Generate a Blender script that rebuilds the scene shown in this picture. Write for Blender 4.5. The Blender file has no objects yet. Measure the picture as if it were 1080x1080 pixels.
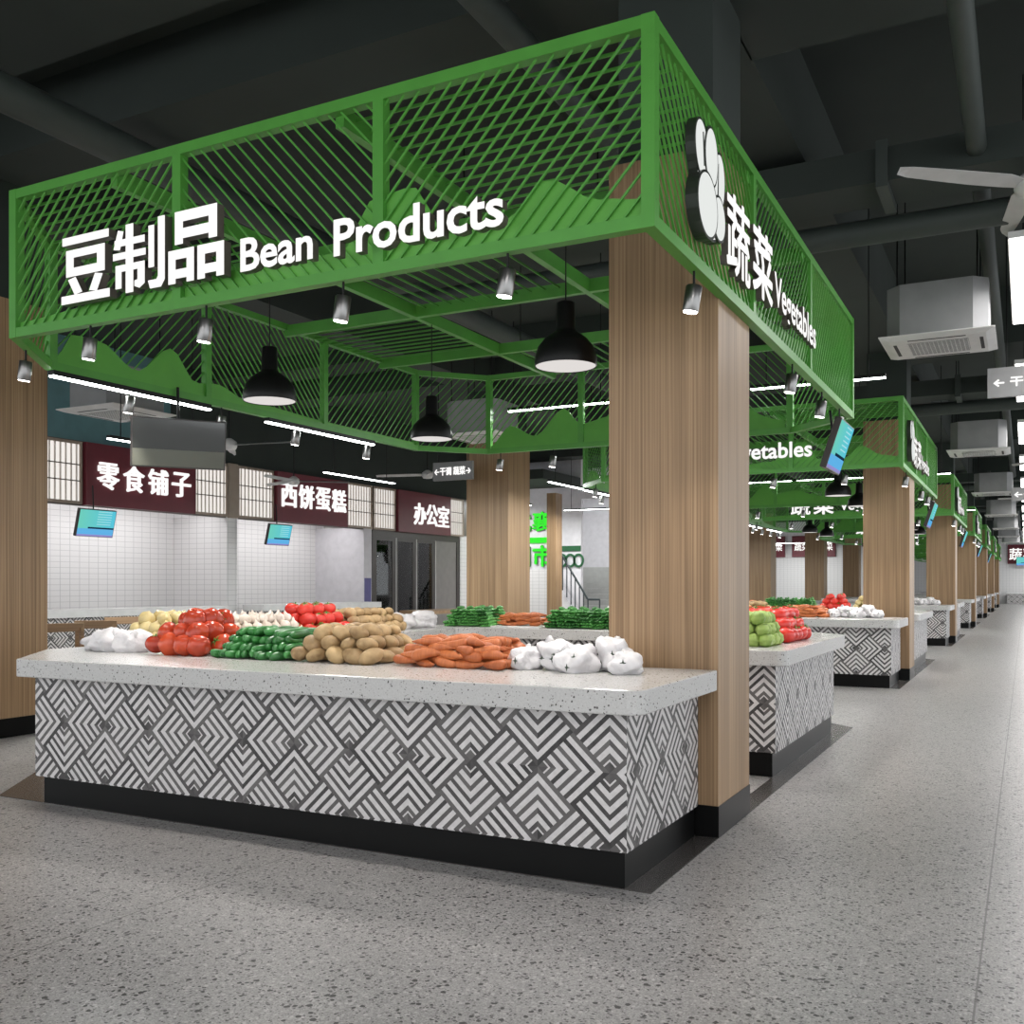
import bpy, bmesh, math, random
from mathutils import Vector, Matrix, noise
random.seed(7)
SC = bpy.context.scene
COL = SC.collection
PI = math.pi

# ------------------------------------------------------------------ materials
def newmat(name):
    m = bpy.data.materials.new(name); m.use_nodes = True
    nt = m.node_tree; nt.nodes.clear()
    out = nt.nodes.new('ShaderNodeOutputMaterial')
    return m, nt, out

def pbsdf(nt, out, col=(.5, .5, .5), rough=.5, metal=0.0, spec=.5):
    b = nt.nodes.new('ShaderNodeBsdfPrincipled')
    b.inputs['Base Color'].default_value = (*col, 1)
    b.inputs['Roughness'].default_value = rough
    b.inputs['Metallic'].default_value = metal
    b.inputs['Specular IOR Level'].default_value = spec
    nt.links.new(b.outputs[0], out.inputs[0])
    return b

def plain(name, col, rough=.5, metal=0.0, spec=.5, var=.06, scale=6.0):
    """plain paint or plastic with a little procedural unevenness"""
    m, nt, out = newmat(name)
    b = pbsdf(nt, out, col, rough, metal, spec)
    tc = nt.nodes.new('ShaderNodeTexCoord')
    n = nt.nodes.new('ShaderNodeTexNoise'); n.inputs['Scale'].default_value = scale
    nt.links.new(tc.outputs['Object'], n.inputs['Vector'])
    r = nt.nodes.new('ShaderNodeValToRGB')
    r.color_ramp.elements[0].position = .3; r.color_ramp.elements[1].position = .7
    r.color_ramp.elements[0].color = (*[c * (1 - var) for c in col], 1)
    r.color_ramp.elements[1].color = (*[min(1, c * (1 + var)) for c in col], 1)
    nt.links.new(n.outputs[0], r.inputs[0]); nt.links.new(r.outputs[0], b.inputs['Base Color'])
    return m

def glow(name, col, strength):
    m, nt, out = newmat(name)
    e = nt.nodes.new('ShaderNodeEmission')
    e.inputs[0].default_value = (*col, 1); e.inputs[1].default_value = strength
    nt.links.new(e.outputs[0], out.inputs[0])
    return m

def mth(nt, op, a, b=None, c=None):
    n = nt.nodes.new('ShaderNodeMath'); n.operation = op
    for i, v in enumerate((a, b, c)):
        if v is None: continue
        if isinstance(v, (int, float)): n.inputs[i].default_value = v
        else: nt.links.new(v, n.inputs[i])
    return n.outputs[0]

def mixc(nt, fac, a, b):
    n = nt.nodes.new('ShaderNodeMix'); n.data_type = 'RGBA'
    ins = [s for s in n.inputs if s.type == 'RGBA']
    if isinstance(fac, (int, float)): n.inputs[0].default_value = fac
    else: nt.links.new(fac, n.inputs[0])
    for s, v in zip(ins, (a, b)):
        if isinstance(v, tuple): s.default_value = (*v, 1)
        else: nt.links.new(v, s)
    return [s for s in n.outputs if s.type == 'RGBA'][0]

def speckle(nt, vec, scale, size, rand_keep):
    """mask of small irregular chips: voronoi cells whose random value passes and whose distance is small"""
    v = nt.nodes.new('ShaderNodeTexVoronoi'); v.inputs['Scale'].default_value = scale
    nt.links.new(vec, v.inputs['Vector'])
    sep = nt.nodes.new('ShaderNodeSeparateColor'); nt.links.new(v.outputs['Color'], sep.inputs[0])
    keep = mth(nt, 'LESS_THAN', sep.outputs[0], rand_keep)
    sz = mth(nt, 'MULTIPLY', mth(nt, 'ADD', sep.outputs[1], .35), size)
    near = mth(nt, 'LESS_THAN', v.outputs['Distance'], sz)
    return mth(nt, 'MULTIPLY', keep, near)

def warped(nt, coord, scale, amt):
    n = nt.nodes.new('ShaderNodeTexNoise'); n.inputs['Scale'].default_value = scale
    nt.links.new(coord, n.inputs['Vector'])
    s = nt.nodes.new('ShaderNodeVectorMath'); s.operation = 'SCALE'; s.inputs['Scale'].default_value = amt
    nt.links.new(n.outputs['Color'], s.inputs[0])
    a = nt.nodes.new('ShaderNodeVectorMath'); a.operation = 'ADD'
    nt.links.new(coord, a.inputs[0]); nt.links.new(s.outputs[0], a.inputs[1])
    return a.outputs[0]

def mat_floor():
    m, nt, out = newmat('terrazzo_floor')
    b = pbsdf(nt, out, rough=.3)
    g = nt.nodes.new('ShaderNodeNewGeometry'); P = g.outputs['Position']
    W = warped(nt, P, 60, .012)
    base = nt.nodes.new('ShaderNodeTexNoise'); base.inputs['Scale'].default_value = 170; base.inputs['Detail'].default_value = 3
    nt.links.new(P, base.inputs['Vector'])
    r = nt.nodes.new('ShaderNodeValToRGB')
    r.color_ramp.elements[0].position = .34; r.color_ramp.elements[0].color = (.19, .182, .177, 1)
    r.color_ramp.elements[1].position = .64; r.color_ramp.elements[1].color = (.50, .485, .475, 1)
    nt.links.new(base.outputs[0], r.inputs[0])
    chips = nt.nodes.new('ShaderNodeTexVoronoi'); chips.inputs['Scale'].default_value = 150
    nt.links.new(W, chips.inputs['Vector'])
    cs = nt.nodes.new('ShaderNodeSeparateColor'); nt.links.new(chips.outputs['Color'], cs.inputs[0])
    cr = nt.nodes.new('ShaderNodeValToRGB')
    cr.color_ramp.elements[0].position = 0; cr.color_ramp.elements[0].color = (.14, .134, .13, 1)
    cr.color_ramp.elements[1].position = 1; cr.color_ramp.elements[1].color = (.50, .485, .47, 1)
    nt.links.new(cs.outputs[1], cr.inputs[0])
    big = nt.nodes.new('ShaderNodeTexNoise'); big.inputs['Scale'].default_value = 1.1
    nt.links.new(P, big.inputs['Vector'])
    c = mixc(nt, .55, r.outputs[0], cr.outputs[0])
    c = mixc(nt, mth(nt, 'MULTIPLY', big.outputs[0], .2), c, (.32, .29, .285))
    c = mixc(nt, mth(nt, 'MULTIPLY', speckle(nt, W, 70, .42, .2), .6), c, (.58, .56, .55))
    c = mixc(nt, speckle(nt, W, 100, .5, .2), c, (.085, .08, .077))
    c = mixc(nt, speckle(nt, W, 54, .44, .15), c, (.035, .032, .03))
    sep = nt.nodes.new('ShaderNodeSeparateXYZ'); nt.links.new(P, sep.inputs[0])
    def line(o, at, per, w):
        d = mth(nt, 'ABSOLUTE', mth(nt, 'SUBTRACT', mth(nt, 'FRACT', mth(nt, 'ADD', mth(nt, 'DIVIDE', mth(nt, 'SUBTRACT', o, at), per), .5)), .5))
        return mth(nt, 'LESS_THAN', d, w / per)
    c = mixc(nt, mth(nt, 'MULTIPLY', line(sep.outputs[0], -.14, 3.0, .0035), .75), c, (.10, .095, .09))
    c = mixc(nt, mth(nt, 'MULTIPLY', line(sep.outputs[1], 2.93, 3.0, .002), .3), c, (.10, .095, .09))
    nt.links.new(c, b.inputs['Base Color'])
    b.inputs['Roughness'].default_value = .36
    b.inputs['Specular IOR Level'].default_value = .4
    return m

def mat_quartz():
    m, nt, out = newmat('speckled_quartz')
    b = pbsdf(nt, out, rough=.22)
    g = nt.nodes.new('ShaderNodeTexCoord'); P = g.outputs['Object']
    W = warped(nt, P, 90, .008)
    n = nt.nodes.new('ShaderNodeTexNoise'); n.inputs['Scale'].default_value = 120
    nt.links.new(P, n.inputs['Vector'])
    c = mixc(nt, n.outputs[0], (.44, .425, .415), (.62, .61, .595))
    c = mixc(nt, speckle(nt, W, 150, .42, .18), c, (.30, .28, .27))
    c = mixc(nt, speckle(nt, W, 95, .36, .16), c, (.09, .085, .08))
    nt.links.new(c, b.inputs['Base Color'])
    return m

def mat_chevron(name='chevron_tile', a=.171, h=.163):
    """marble mosaic of squares on their corner, each filled with nested L stripes; uses the UV map in metres"""
    m, nt, out = newmat(name)
    b = pbsdf(nt, out, rough=.45, spec=.3)
    uv = nt.nodes.new('ShaderNodeUVMap'); uv.uv_map = 'UVMap'
    sep = nt.nodes.new('ShaderNodeSeparateXYZ'); nt.links.new(uv.outputs[0], sep.inputs[0])
    U = mth(nt, 'DIVIDE', sep.outputs[0], 2 * a); V = mth(nt, 'DIVIDE', sep.outputs[1], 2 * h)
    p = mth(nt, 'ADD', mth(nt, 'ADD', U, V), 200.0); q = mth(nt, 'ADD', mth(nt, 'SUBTRACT', U, V), 200.0)
    fp = mth(nt, 'PINGPONG', p, 1.0); fq = mth(nt, 'PINGPONG', q, 1.0)
    ip = mth(nt, 'FLOOR', p); iq = mth(nt, 'FLOOR', q)
    par = mth(nt, 'MODULO', mth(nt, 'ADD', ip, iq), 2.0)
    dH = mth(nt, 'MAXIMUM', fp, fq)
    dV = mth(nt, 'MAXIMUM', mth(nt, 'SUBTRACT', 1.0, fp), mth(nt, 'SUBTRACT', 1.0, fq))
    d = mth(nt, 'ADD', mth(nt, 'MULTIPLY', dV, par), mth(nt, 'MULTIPLY', dH, mth(nt, 'SUBTRACT', 1.0, par)))
    # thin wobble for the hand-cut stone edges
    k = mth(nt, 'MULTIPLY', d, 5.5)
    f = mth(nt, 'FRACT', k); kk = mth(nt, 'FLOOR', k)
    dark = mth(nt, 'MAXIMUM', mth(nt, 'MAXIMUM', mth(nt, 'LESS_THAN', f, .45), mth(nt, 'LESS_THAN', d, .15)), mth(nt, 'GREATER_THAN', d, .972))
    # each stripe has its own stone tone
    cv = nt.nodes.new('ShaderNodeCombineXYZ')
    nt.links.new(mth(nt, 'ADD', mth(nt, 'MULTIPLY', ip, 3.17), mth(nt, 'MULTIPLY', kk, .71)), cv.inputs[0])
    nt.links.new(mth(nt, 'ADD', mth(nt, 'MULTIPLY', iq, 2.31), kk), cv.inputs[1])
    side = mth(nt, 'GREATER_THAN', fp, fq)
    nt.links.new(side, cv.inputs[2])
    wn = nt.nodes.new('ShaderNodeTexWhiteNoise'); wn.noise_dimensions = '3D'; nt.links.new(cv.outputs[0], wn.inputs[0])
    tone = nt.nodes.new('ShaderNodeValToRGB')
    tone.color_ramp.elements[0].position = 0; tone.color_ramp.elements[0].color = (.012, .010, .011, 1)
    tone.color_ramp.elements[1].position = 1; tone.color_ramp.elements[1].color = (.13, .12, .118, 1)
    nt.links.new(wn.outputs[0], tone.inputs[0])
    tc = nt.nodes.new('ShaderNodeTexCoord')
    n1 = nt.nodes.new('ShaderNodeTexNoise'); n1.inputs['Scale'].default_value = 38; n1.inputs['Detail'].default_value = 4
    nt.links.new(tc.outputs['Object'], n1.inputs['Vector'])
    dk = mixc(nt, mth(nt, 'MULTIPLY', n1.outputs[0], .3), tone.outputs[0], (.25, .24, .235))
    lt = mixc(nt, n1.outputs[0], (.50, .475, .47), (.76, .73, .725))
    c = mixc(nt, dark, lt, dk)
    nt.links.new(c, b.inputs['Base Color'])
    return m

def mat_wood(name, c1, c2, sx=1.0, horizontal=False):
    m, nt, out = newmat(name)
    b = pbsdf(nt, out, rough=.45, spec=.35)
    tc = nt.nodes.new('ShaderNodeTexCoord')
    def grain(sc, det):
        mp = nt.nodes.new('ShaderNodeMapping')
        mp.inputs['Scale'].default_value = (sc, sc, .45) if not horizontal else (.8, sc, sc)
        nt.links.new(tc.outputs['Object'], mp.inputs[0])
        n = nt.nodes.new('ShaderNodeTexNoise'); n.inputs['Scale'].default_value = 1.0; n.inputs['Detail'].default_value = det
        nt.links.new(mp.outputs[0], n.inputs['Vector'])
        return n.outputs[0]
    g = mth(nt, 'ADD', mth(nt, 'MULTIPLY', grain(95 * sx, 5), .65), mth(nt, 'MULTIPLY', grain(14 * sx, 3), .35))
    r = nt.nodes.new('ShaderNodeValToRGB')
    r.color_ramp.elements[0].position = .36; r.color_ramp.elements[0].color = (*c1, 1)
    r.color_ramp.elements[1].position = .64; r.color_ramp.elements[1].color = (*c2, 1)
    nt.links.new(g, r.inputs[0]); nt.links.new(r.outputs[0], b.inputs['Base Color'])
    return m

def mat_walltile():
    m, nt, out = newmat('white_wall_tile')
    b = pbsdf(nt, out, rough=.3)
    g = nt.nodes.new('ShaderNodeNewGeometry')
    sep = nt.nodes.new('ShaderNodeSeparateXYZ'); nt.links.new(g.outputs['Position'], sep.inputs[0])
    def line(o, per, w):
        return mth(nt, 'LESS_THAN', mth(nt, 'FRACT', mth(nt, 'DIVIDE', o, per)), w / per)
    s = mth(nt, 'ADD', sep.outputs[0], sep.outputs[1])
    l = mth(nt, 'MAXIMUM', line(s, .2, .012), line(sep.outputs[2], .1, .008))
    c = mixc(nt, mth(nt, 'MULTIPLY', l, .55), (.70, .68, .68), (.30, .29, .30))
    nt.links.new(c, b.inputs['Base Color'])
    return m

def mat_screen():
    """a lit menu display; generated coordinates run over the panel"""
    m, nt, out = newmat('menu_display')
    e = nt.nodes.new('ShaderNodeEmission'); e.inputs[1].default_value = .55
    uv = nt.nodes.new('ShaderNodeUVMap'); uv.uv_map = 'UVMap'
    sep = nt.nodes.new('ShaderNodeSeparateXYZ'); nt.links.new(uv.outputs[0], sep.inputs[0])
    u, v = sep.outputs[0], sep.outputs[1]
    c = mixc(nt, u, (.16, .62, .50), (.10, .56, .72))
    c = mixc(nt, mth(nt, 'LESS_THAN', v, .30), c, (.12, .45, .80))
    c = mixc(nt, mth(nt, 'LESS_THAN', v, .09), c, (.30, .28, .62))
    band = mth(nt, 'MULTIPLY', mth(nt, 'MULTIPLY', mth(nt, 'GREATER_THAN', v, .30), mth(nt, 'LESS_THAN', v, .36)), mth(nt, 'GREATER_THAN', u, .28))
    c = mixc(nt, band, c, (.01, .03, .06))
    tx = mth(nt, 'MULTIPLY', mth(nt, 'LESS_THAN', mth(nt, 'FRACT', mth(nt, 'MULTIPLY', v, 11)), .3), mth(nt, 'MULTIPLY', mth(nt, 'GREATER_THAN', u, .5), mth(nt, 'MULTIPLY', mth(nt, 'LESS_THAN', u, .88), mth(nt, 'GREATER_THAN', v, .45))))
    c = mixc(nt, mth(nt, 'MULTIPLY', tx, .5), c, (.65, .9, .95))
    nt.links.new(c, e.inputs[0]); nt.links.new(e.outputs[0], out.inputs[0])
    return m

def mat_veg(name, c1, c2, scale, rough=.4, stretch=(1, 1, 1), sss=0.0, bump=0.0, spec=.5):
    m, nt, out = newmat(name)
    b = pbsdf(nt, out, rough=rough, spec=spec)
    tc = nt.nodes.new('ShaderNodeTexCoord')
    oi = nt.nodes.new('ShaderNodeObjectInfo')
    mp = nt.nodes.new('ShaderNodeMapping'); mp.inputs['Scale'].default_value = stretch
    nt.links.new(tc.outputs['Object'], mp.inputs[0])
    n = nt.nodes.new('ShaderNodeTexNoise'); n.inputs['Scale'].default_value = scale; n.inputs['Detail'].default_value = 4
    nt.links.new(mp.outputs[0], n.inputs['Vector'])
    f = mth(nt, 'ADD', mth(nt, 'MULTIPLY', n.outputs[0], .75), mth(nt, 'MULTIPLY', oi.outputs['Random'], .3))
    r = nt.nodes.new('ShaderNodeValToRGB')
    r.color_ramp.elements[0].position = .3; r.color_ramp.elements[0].color = (*c1, 1)
    r.color_ramp.elements[1].position = .75; r.color_ramp.elements[1].color = (*c2, 1)
    nt.links.new(f, r.inputs[0]); nt.links.new(r.outputs[0], b.inputs['Base Color'])
    if bump:
        bp = nt.nodes.new('ShaderNodeBump'); bp.inputs['Strength'].default_value = bump; bp.inputs['Distance'].default_value = .01
        nt.links.new(n.outputs[0], bp.inputs['Height']); nt.links.new(bp.outputs[0], b.inputs['Normal'])
    return m

def mat_glass():
    m, nt, out = newmat('dark_glass')
    t = nt.nodes.new('ShaderNodeBsdfTransparent'); t.inputs[0].default_value = (.72, .74, .74, 1)
    g = nt.nodes.new('ShaderNodeBsdfGlossy'); g.inputs['Roughness'].default_value = .03
    fr = nt.nodes.new('ShaderNodeFresnel'); fr.inputs[0].default_value = 1.5
    mx = nt.nodes.new('ShaderNodeMixShader')
    nt.links.new(fr.outputs[0], mx.inputs[0]); nt.links.new(t.outputs[0], mx.inputs[1]); nt.links.new(g.outputs[0], mx.inputs[2])
    nt.links.new(mx.outputs[0], out.inputs[0])
    return m

def mat_bag():
    m, nt, out = newmat('white_plastic_bag')
    b = nt.nodes.new('ShaderNodeBsdfPrincipled')
    b.inputs['Base Color'].default_value = (.66, .64, .65, 1); b.inputs['Roughness'].default_value = .35
    b.inputs['Subsurface Weight'].default_value = .3; b.inputs['Subsurface Radius'].default_value = (.03, .03, .03)
    tc = nt.nodes.new('ShaderNodeTexCoord')
    n = nt.nodes.new('ShaderNodeTexNoise'); n.inputs['Scale'].default_value = 26; n.inputs['Detail'].default_value = 3
    nt.links.new(tc.outputs['Object'], n.inputs['Vector'])
    bp = nt.nodes.new('ShaderNodeBump'); bp.inputs['Strength'].default_value = .35; bp.inputs['Distance'].default_value = .02
    nt.links.new(n.outputs[0], bp.inputs['Height']); nt.links.new(bp.outputs[0], b.inputs['Normal'])
    nt.links.new(b.outputs[0], out.inputs[0])
    return m

M = {}
M['floor'] = mat_floor()
M['quartz'] = mat_quartz()
M['chevron'] = mat_chevron()
M['wood'] = mat_wood('pillar_wood', (.20, .122, .063), (.415, .27, .152))
M['chairwood'] = mat_wood('chair_wood', (.20, .12, .065), (.34, .22, .13), 1.0, True)
M['green'] = plain('green_paint', (.080, .31, .042), .42)
M['green_sheet'] = plain('green_sheet_paint', (.10, .36, .045), .5)
M['black'] = plain('black_plinth', (.004, .004, .004), .3, spec=.18)
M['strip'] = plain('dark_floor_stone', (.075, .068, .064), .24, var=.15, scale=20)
M['ceil'] = plain('ceiling_paint', (.024, .032, .027), .8, var=.1, scale=1.5)
M['pipe'] = plain('pipe_paint', (.036, .046, .040), .6)
M['letter'] = glow('lit_letter_face', (1, .985, .96), .60)
M['letter_side'] = plain('letter_return', (.11, .09, .08), .4)
M['icon'] = glow('lit_icon_face', (.97, 1, .97), .46)
M['iconline'] = plain('icon_outline', (.03, .035, .028), .35)
M['chrome'] = plain('brushed_steel', (.24, .235, .23), .3, 1.0)
M['blackmetal'] = plain('black_metal', (.007, .007, .007), .42, spec=.25)
M['lamp'] = glow('lamp_lens', (1, .97, .93), 9.0)
M['pendant_in'] = glow('pendant_diffuser', (1, .95, .92), .42)
M['tube'] = glow('led_tube', (.95, 1, .98), 9.0)
M['panel'] = glow('ceiling_panel_diffuser', (1, .98, .97), 4.3)
M['white'] = plain('white_plastic', (.60, .59, .58), .4)
M['acbody'] = plain('galvanised_grey', (.24, .24, .24), .5)
M['dark'] = plain('dark_slot', (.015, .015, .015), .6)
M['fan'] = plain('fan_blade_grey', (.46, .45, .44), .4)
M['tile'] = mat_walltile()
M['wallwhite'] = plain('white_wall_paint', (.62, .60, .63), .7)
M['teal'] = plain('teal_wall_paint', (.10, .21, .23), .6)
M['red'] = plain('maroon_board', (.14, .015, .026), .45)
M['shoji'] = glow('lit_screen_paper', (1, .95, .90), .50)
M['shojiwood'] = plain('screen_wood', (.34, .27, .215), .5)
M['slat'] = plain('screen_slat', (.66, .60, .54), .5)
M['shojidark'] = plain('screen_dark_rail', (.10, .08, .07), .5)
M['darkframe'] = plain('dark_door_frame', (.05, .042, .04), .4)
M['greyframe'] = plain('grey_door_panel', (.20, .185, .18), .45)
M['glass'] = mat_glass()
M['screen'] = mat_screen()
M['tvback'] = plain('display_casing', (.045, .038, .036), .4)
M['tvoff'] = plain('switched_off_display', (.03, .032, .028), .06, spec=.9)
M['olive'] = plain('display_lower_edge', (.115, .12, .095), .4)
M['signgreen'] = glow('lit_green_letter', (.06, 1, .05), .5)
M['signgreen_side'] = plain('green_letter_return', (.01, .09, .03), .5)
M['board'] = plain('grey_sign_board', (.22, .22, .22), .4)
M['purple'] = plain('purple_paint', (.10, .09, .25), .5)
M['rail'] = plain('dark_rail', (.03, .04, .045), .4)
M['step'] = plain('grey_step', (.32, .32, .31), .6)
M['tomato'] = mat_veg('tomato_skin', (.36, .030, .012), (.56, .075, .026), 5, .22)
M['tomato2'] = mat_veg('red_tomato_skin', (.52, .02, .012), (.72, .05, .035), 5, .25)
M['calyx'] = plain('calyx_green', (.10, .22, .03), .5)
M['cuke'] = mat_veg('cucumber_skin', (.010, .075, .014), (.045, .24, .05), 22, .35, bump=.3)
M['greenveg'] = mat_veg('green_bundle_skin', (.02, .12, .02), (.12, .40, .09), 16, .45, bump=.3)
M['lettuce'] = mat_veg('pale_green_skin', (.16, .26, .04), (.38, .50, .14), 14, .5, bump=.3)
M['potato'] = mat_veg('potato_skin', (.25, .155, .07), (.50, .345, .17), 22, .6, bump=.25)
M['carrot'] = mat_veg('carrot_skin', (.34, .080, .020), (.55, .165, .05), 12, .45, (6, 1, 1), bump=.2)
M['onion'] = mat_veg('onion_skin', (.50, .38, .15), (.70, .58, .30), 9, .4)
M['garlic'] = mat_veg('garlic_skin', (.58, .48, .40), (.78, .70, .63), 12, .5, (1, 1, .4))
M['bag'] = mat_bag()
M['print'] = plain('dark_print', (.04, .06, .04), .6)
M['tray'] = plain('white_tray', (.72, .71, .70), .35)
M['pinkshelf'] = plain('brown_cabinet_wood', (.20, .10, .06), .5)
M['blue'] = plain('blue_plastic', (.10, .28, .50), .5)

# ------------------------------------------------------------------ mesh helpers
class MB:
    def __init__(s): s.v = []; s.f = []; s.mi = []; s.sm = []
    def add(s, vs, fs, mi=0, smooth=False):
        b = len(s.v); s.v += [tuple(v) for v in vs]
        for f in fs:
            s.f.append(tuple(b + i for i in f)); s.mi.append(mi); s.sm.append(smooth)
        return s
    def box(s, x0, x1, y0, y1, z0, z1, mi=0):
        vs = [(x0, y0, z0), (x1, y0, z0), (x1, y1, z0), (x0, y1, z0), (x0, y0, z1), (x1, y0, z1), (x1, y1, z1), (x0, y1, z1)]
        return s.add(vs, [(0, 3, 2, 1), (4, 5, 6, 7), (0, 1, 5, 4), (1, 2, 6, 5), (2, 3, 7, 6), (3, 0, 4, 7)], mi)
    def bar(s, p, q, w, d, up=(0, 0, 1), mi=0):
        """rectangular bar from p to q; w across (perpendicular to the axis and 'up'), d along 'up'"""
        p, q, up = Vector(p), Vector(q), Vector(up)
        a = (q - p).normalized(); sd = a.cross(up).normalized(); u = sd.cross(a).normalized()
        vs = []
        for c in (p, q):
            for i, j in ((-1, -1), (1, -1), (1, 1), (-1, 1)):
                vs.append(c + sd * (w / 2 * i) + u * (d / 2 * j))
        return s.add(vs, [(0, 3, 2, 1), (4, 5, 6, 7), (0, 1, 5, 4), (1, 2, 6, 5), (2, 3, 7, 6), (3, 0, 4, 7)], mi)
    def tube(s, p, q, r, n=12, r2=None, mi=0, caps=True):
        p, q = Vector(p), Vector(q); a = (q - p).normalized()
        t = Vector((0, 0, 1)) if abs(a.z) < .9 else Vector((1, 0, 0))
        u = a.cross(t).normalized(); w = a.cross(u)
        r2 = r if r2 is None else r2
        vs = [p + (u * math.cos(2 * PI * i / n) + w * math.sin(2 * PI * i / n)) * r for i in range(n)]
        vs += [q + (u * math.cos(2 * PI * i / n) + w * math.sin(2 * PI * i / n)) * r2 for i in range(n)]
        s.add(vs, [(i, (i + 1) % n, n + (i + 1) % n, n + i) for i in range(n)], mi, True)
        if caps: s.add(vs, [tuple(range(n))[::-1], tuple(range(n, 2 * n))], mi)
        return s
    def lathe(s, prof, n=24, c=(0, 0, 0), mi=0, cap=True):
        vs = []
        for r, z in prof:
            vs += [(c[0] + r * math.cos(2 * PI * i / n), c[1] + r * math.sin(2 * PI * i / n), c[2] + z) for i in range(n)]
        fs = []
        for k in range(len(prof) - 1):
            fs += [(k * n + i, k * n + (i + 1) % n, (k + 1) * n + (i + 1) % n, (k + 1) * n + i) for i in range(n)]
        s.add(vs, fs, mi, True)
        if cap: s.add(vs, [tuple(range(n))[::-1], tuple(range((len(prof) - 1) * n, len(prof) * n))], mi)
        return s
    def prism(s, poly, z0, z1, mi=0, T=None):
        n = len(poly)
        vs = [Vector((x, y, z0)) for x, y in poly] + [Vector((x, y, z1)) for x, y in poly]
        if T is not None: vs = [T @ v for v in vs]
        return s.add(vs, [tuple(range(n))[::-1], tuple(range(n, 2 * n))] + [(i, (i + 1) % n, n + (i + 1) % n, n + i) for i in range(n)], mi)
    def mesh(s, name, mats):
        me = bpy.data.meshes.new(name)
        me.from_pydata([tuple(v) for v in s.v], [], s.f); me.update()
        for m in (mats if isinstance(mats, (list, tuple)) else [mats]): me.materials.append(m)
        me.polygons.foreach_set('material_index', s.mi)
        me.polygons.foreach_set('use_smooth', s.sm)
        bm = bmesh.new(); bm.from_mesh(me); bmesh.ops.recalc_face_normals(bm, faces=bm.faces[:]); bm.to_mesh(me); bm.free()
        return me
    def build(s, name, mats, parent=None, loc=(0, 0, 0)):
        return link(name, s.mesh(name, mats), parent, loc)

def link(name, me, parent=None, loc=(0, 0, 0)):
    o = bpy.data.objects.new(name, me); COL.objects.link(o); o.location = loc
    if parent is not None: o.parent = parent
    return o

def empty(name, label, cat, loc=(0, 0, 0), rz=0, group=None):
    o = bpy.data.objects.new(name, None); COL.objects.link(o)
    o.location = loc; o.rotation_euler = (0, 0, rz); o.empty_display_size = .1
    return tag(o, label, cat, group)

def tag(o, label, cat, group=None):
    o['label'] = label; o['category'] = cat
    if group: o['group'] = group
    return o

def struct(o):
    o['kind'] = 'structure'; return o

def dup(root, loc=None, label=None, group=None, rot=None, scale=None):
    r = root.copy(); COL.objects.link(r)
    if loc is not None: r.location = loc
    if rot is not None: r.rotation_euler = rot
    if scale is not None: r.scale = scale
    if label: r['label'] = label
    if group: r['group'] = group
    for ch in list(root.children):
        c = ch.copy(); COL.objects.link(c); c.parent = r
        for g in list(ch.children):
            d = g.copy(); COL.objects.link(d); d.parent = c
    return r

# text: face material 0, return (side) material 1; mapped to a wall
FRONT = Matrix(((1, 0, 0, 0), (0, 0, -1, 0), (0, 1, 0, 0), (0, 0, 0, 1)))       # reads along +X, faces -Y
RIGHT = Matrix(((0, 0, 1, 0), (1, 0, 0, 0), (0, 1, 0, 0), (0, 0, 0, 1)))        # reads along +Y, faces +X
def text_mesh(body, w, h, depth, bold, name, mats, T, heavy=0):
    c = bpy.data.curves.new('txt', 'FONT'); c.body = body; c.extrude = .5; c.offset = bold; c.resolution_u = 3
    o = bpy.data.objects.new('txt', c); COL.objects.link(o)
    bpy.context.view_layer.update()
    me = bpy.data.meshes.new_from_object(o.evaluated_get(bpy.context.evaluated_depsgraph_get()))
    bpy.data.objects.remove(o); bpy.data.curves.remove(c)
    xs = [v.co.x for v in me.vertices]; ys = [v.co.y for v in me.vertices]; zs = [v.co.z for v in me.vertices]
    x0, x1, y0, y1, z0, z1 = min(xs), max(xs), min(ys), max(ys), min(zs), max(zs)
    for v in me.vertices:
        v.co = ((v.co.x - x0) / (x1 - x0) * w, (v.co.y - y0) / (y1 - y0) * h, (v.co.z - z0) / (z1 - z0) * depth)
    me.update()
    if heavy:
        bm = bmesh.new()
        for dx, dy in ((0, 0), (1, 0), (-1, 0), (0, 1), (0, -1), (.7, .7), (.7, -.7), (-.7, .7), (-.7, -.7)):
            k0 = len(bm.verts); bm.from_mesh(me); bm.verts.ensure_lookup_table()
            for v in bm.verts[k0:]: v.co.x += dx * heavy * w; v.co.y += dy * heavy * w
        bm.to_mesh(me); bm.free(); me.update()
    me.materials.clear()
    for m in mats: me.materials.append(m)
    me.polygons.foreach_set('material_index', [0 if abs(p.normal.z) > .8 else 1 for p in me.polygons])
    me.polygons.foreach_set('use_smooth', [False] * len(me.polygons))
    me.transform(T); me.update(); me.name = name
    return me

def bevel(o, w, seg=2):
    b = o.modifiers.new('bevel', 'BEVEL'); b.width = w; b.segments = seg; b.limit_method = 'ANGLE'; b.angle_limit = math.radians(40)
    return o

# ------------------------------------------------------------------ camera
TH = math.atan(542 / 1047)
cam = bpy.data.cameras.new('camera'); camo = bpy.data.objects.new('camera', cam); COL.objects.link(camo)
camo.location = (0, 0, 1.3); camo.rotation_euler = (PI / 2, 0, TH)
cam.sensor_width = 36; cam.lens = 1047 / 1080 * 36; cam.shift_y = 77 / 1080; cam.clip_end = 300
SC.camera = camo

# ------------------------------------------------------------------ stalls
YS = [3.874, 13.15, 22.9, 32.6, 42.7, 52.7, 62.9]          # front of each stall
NTH = ['nearest', 'second', 'third', 'fourth', 'fifth', 'sixth', 'seventh']
Y0 = YS[0]
ZB, ZT = 2.77, 3.647
def S(y): return y - Y0          # stall-local y
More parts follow.
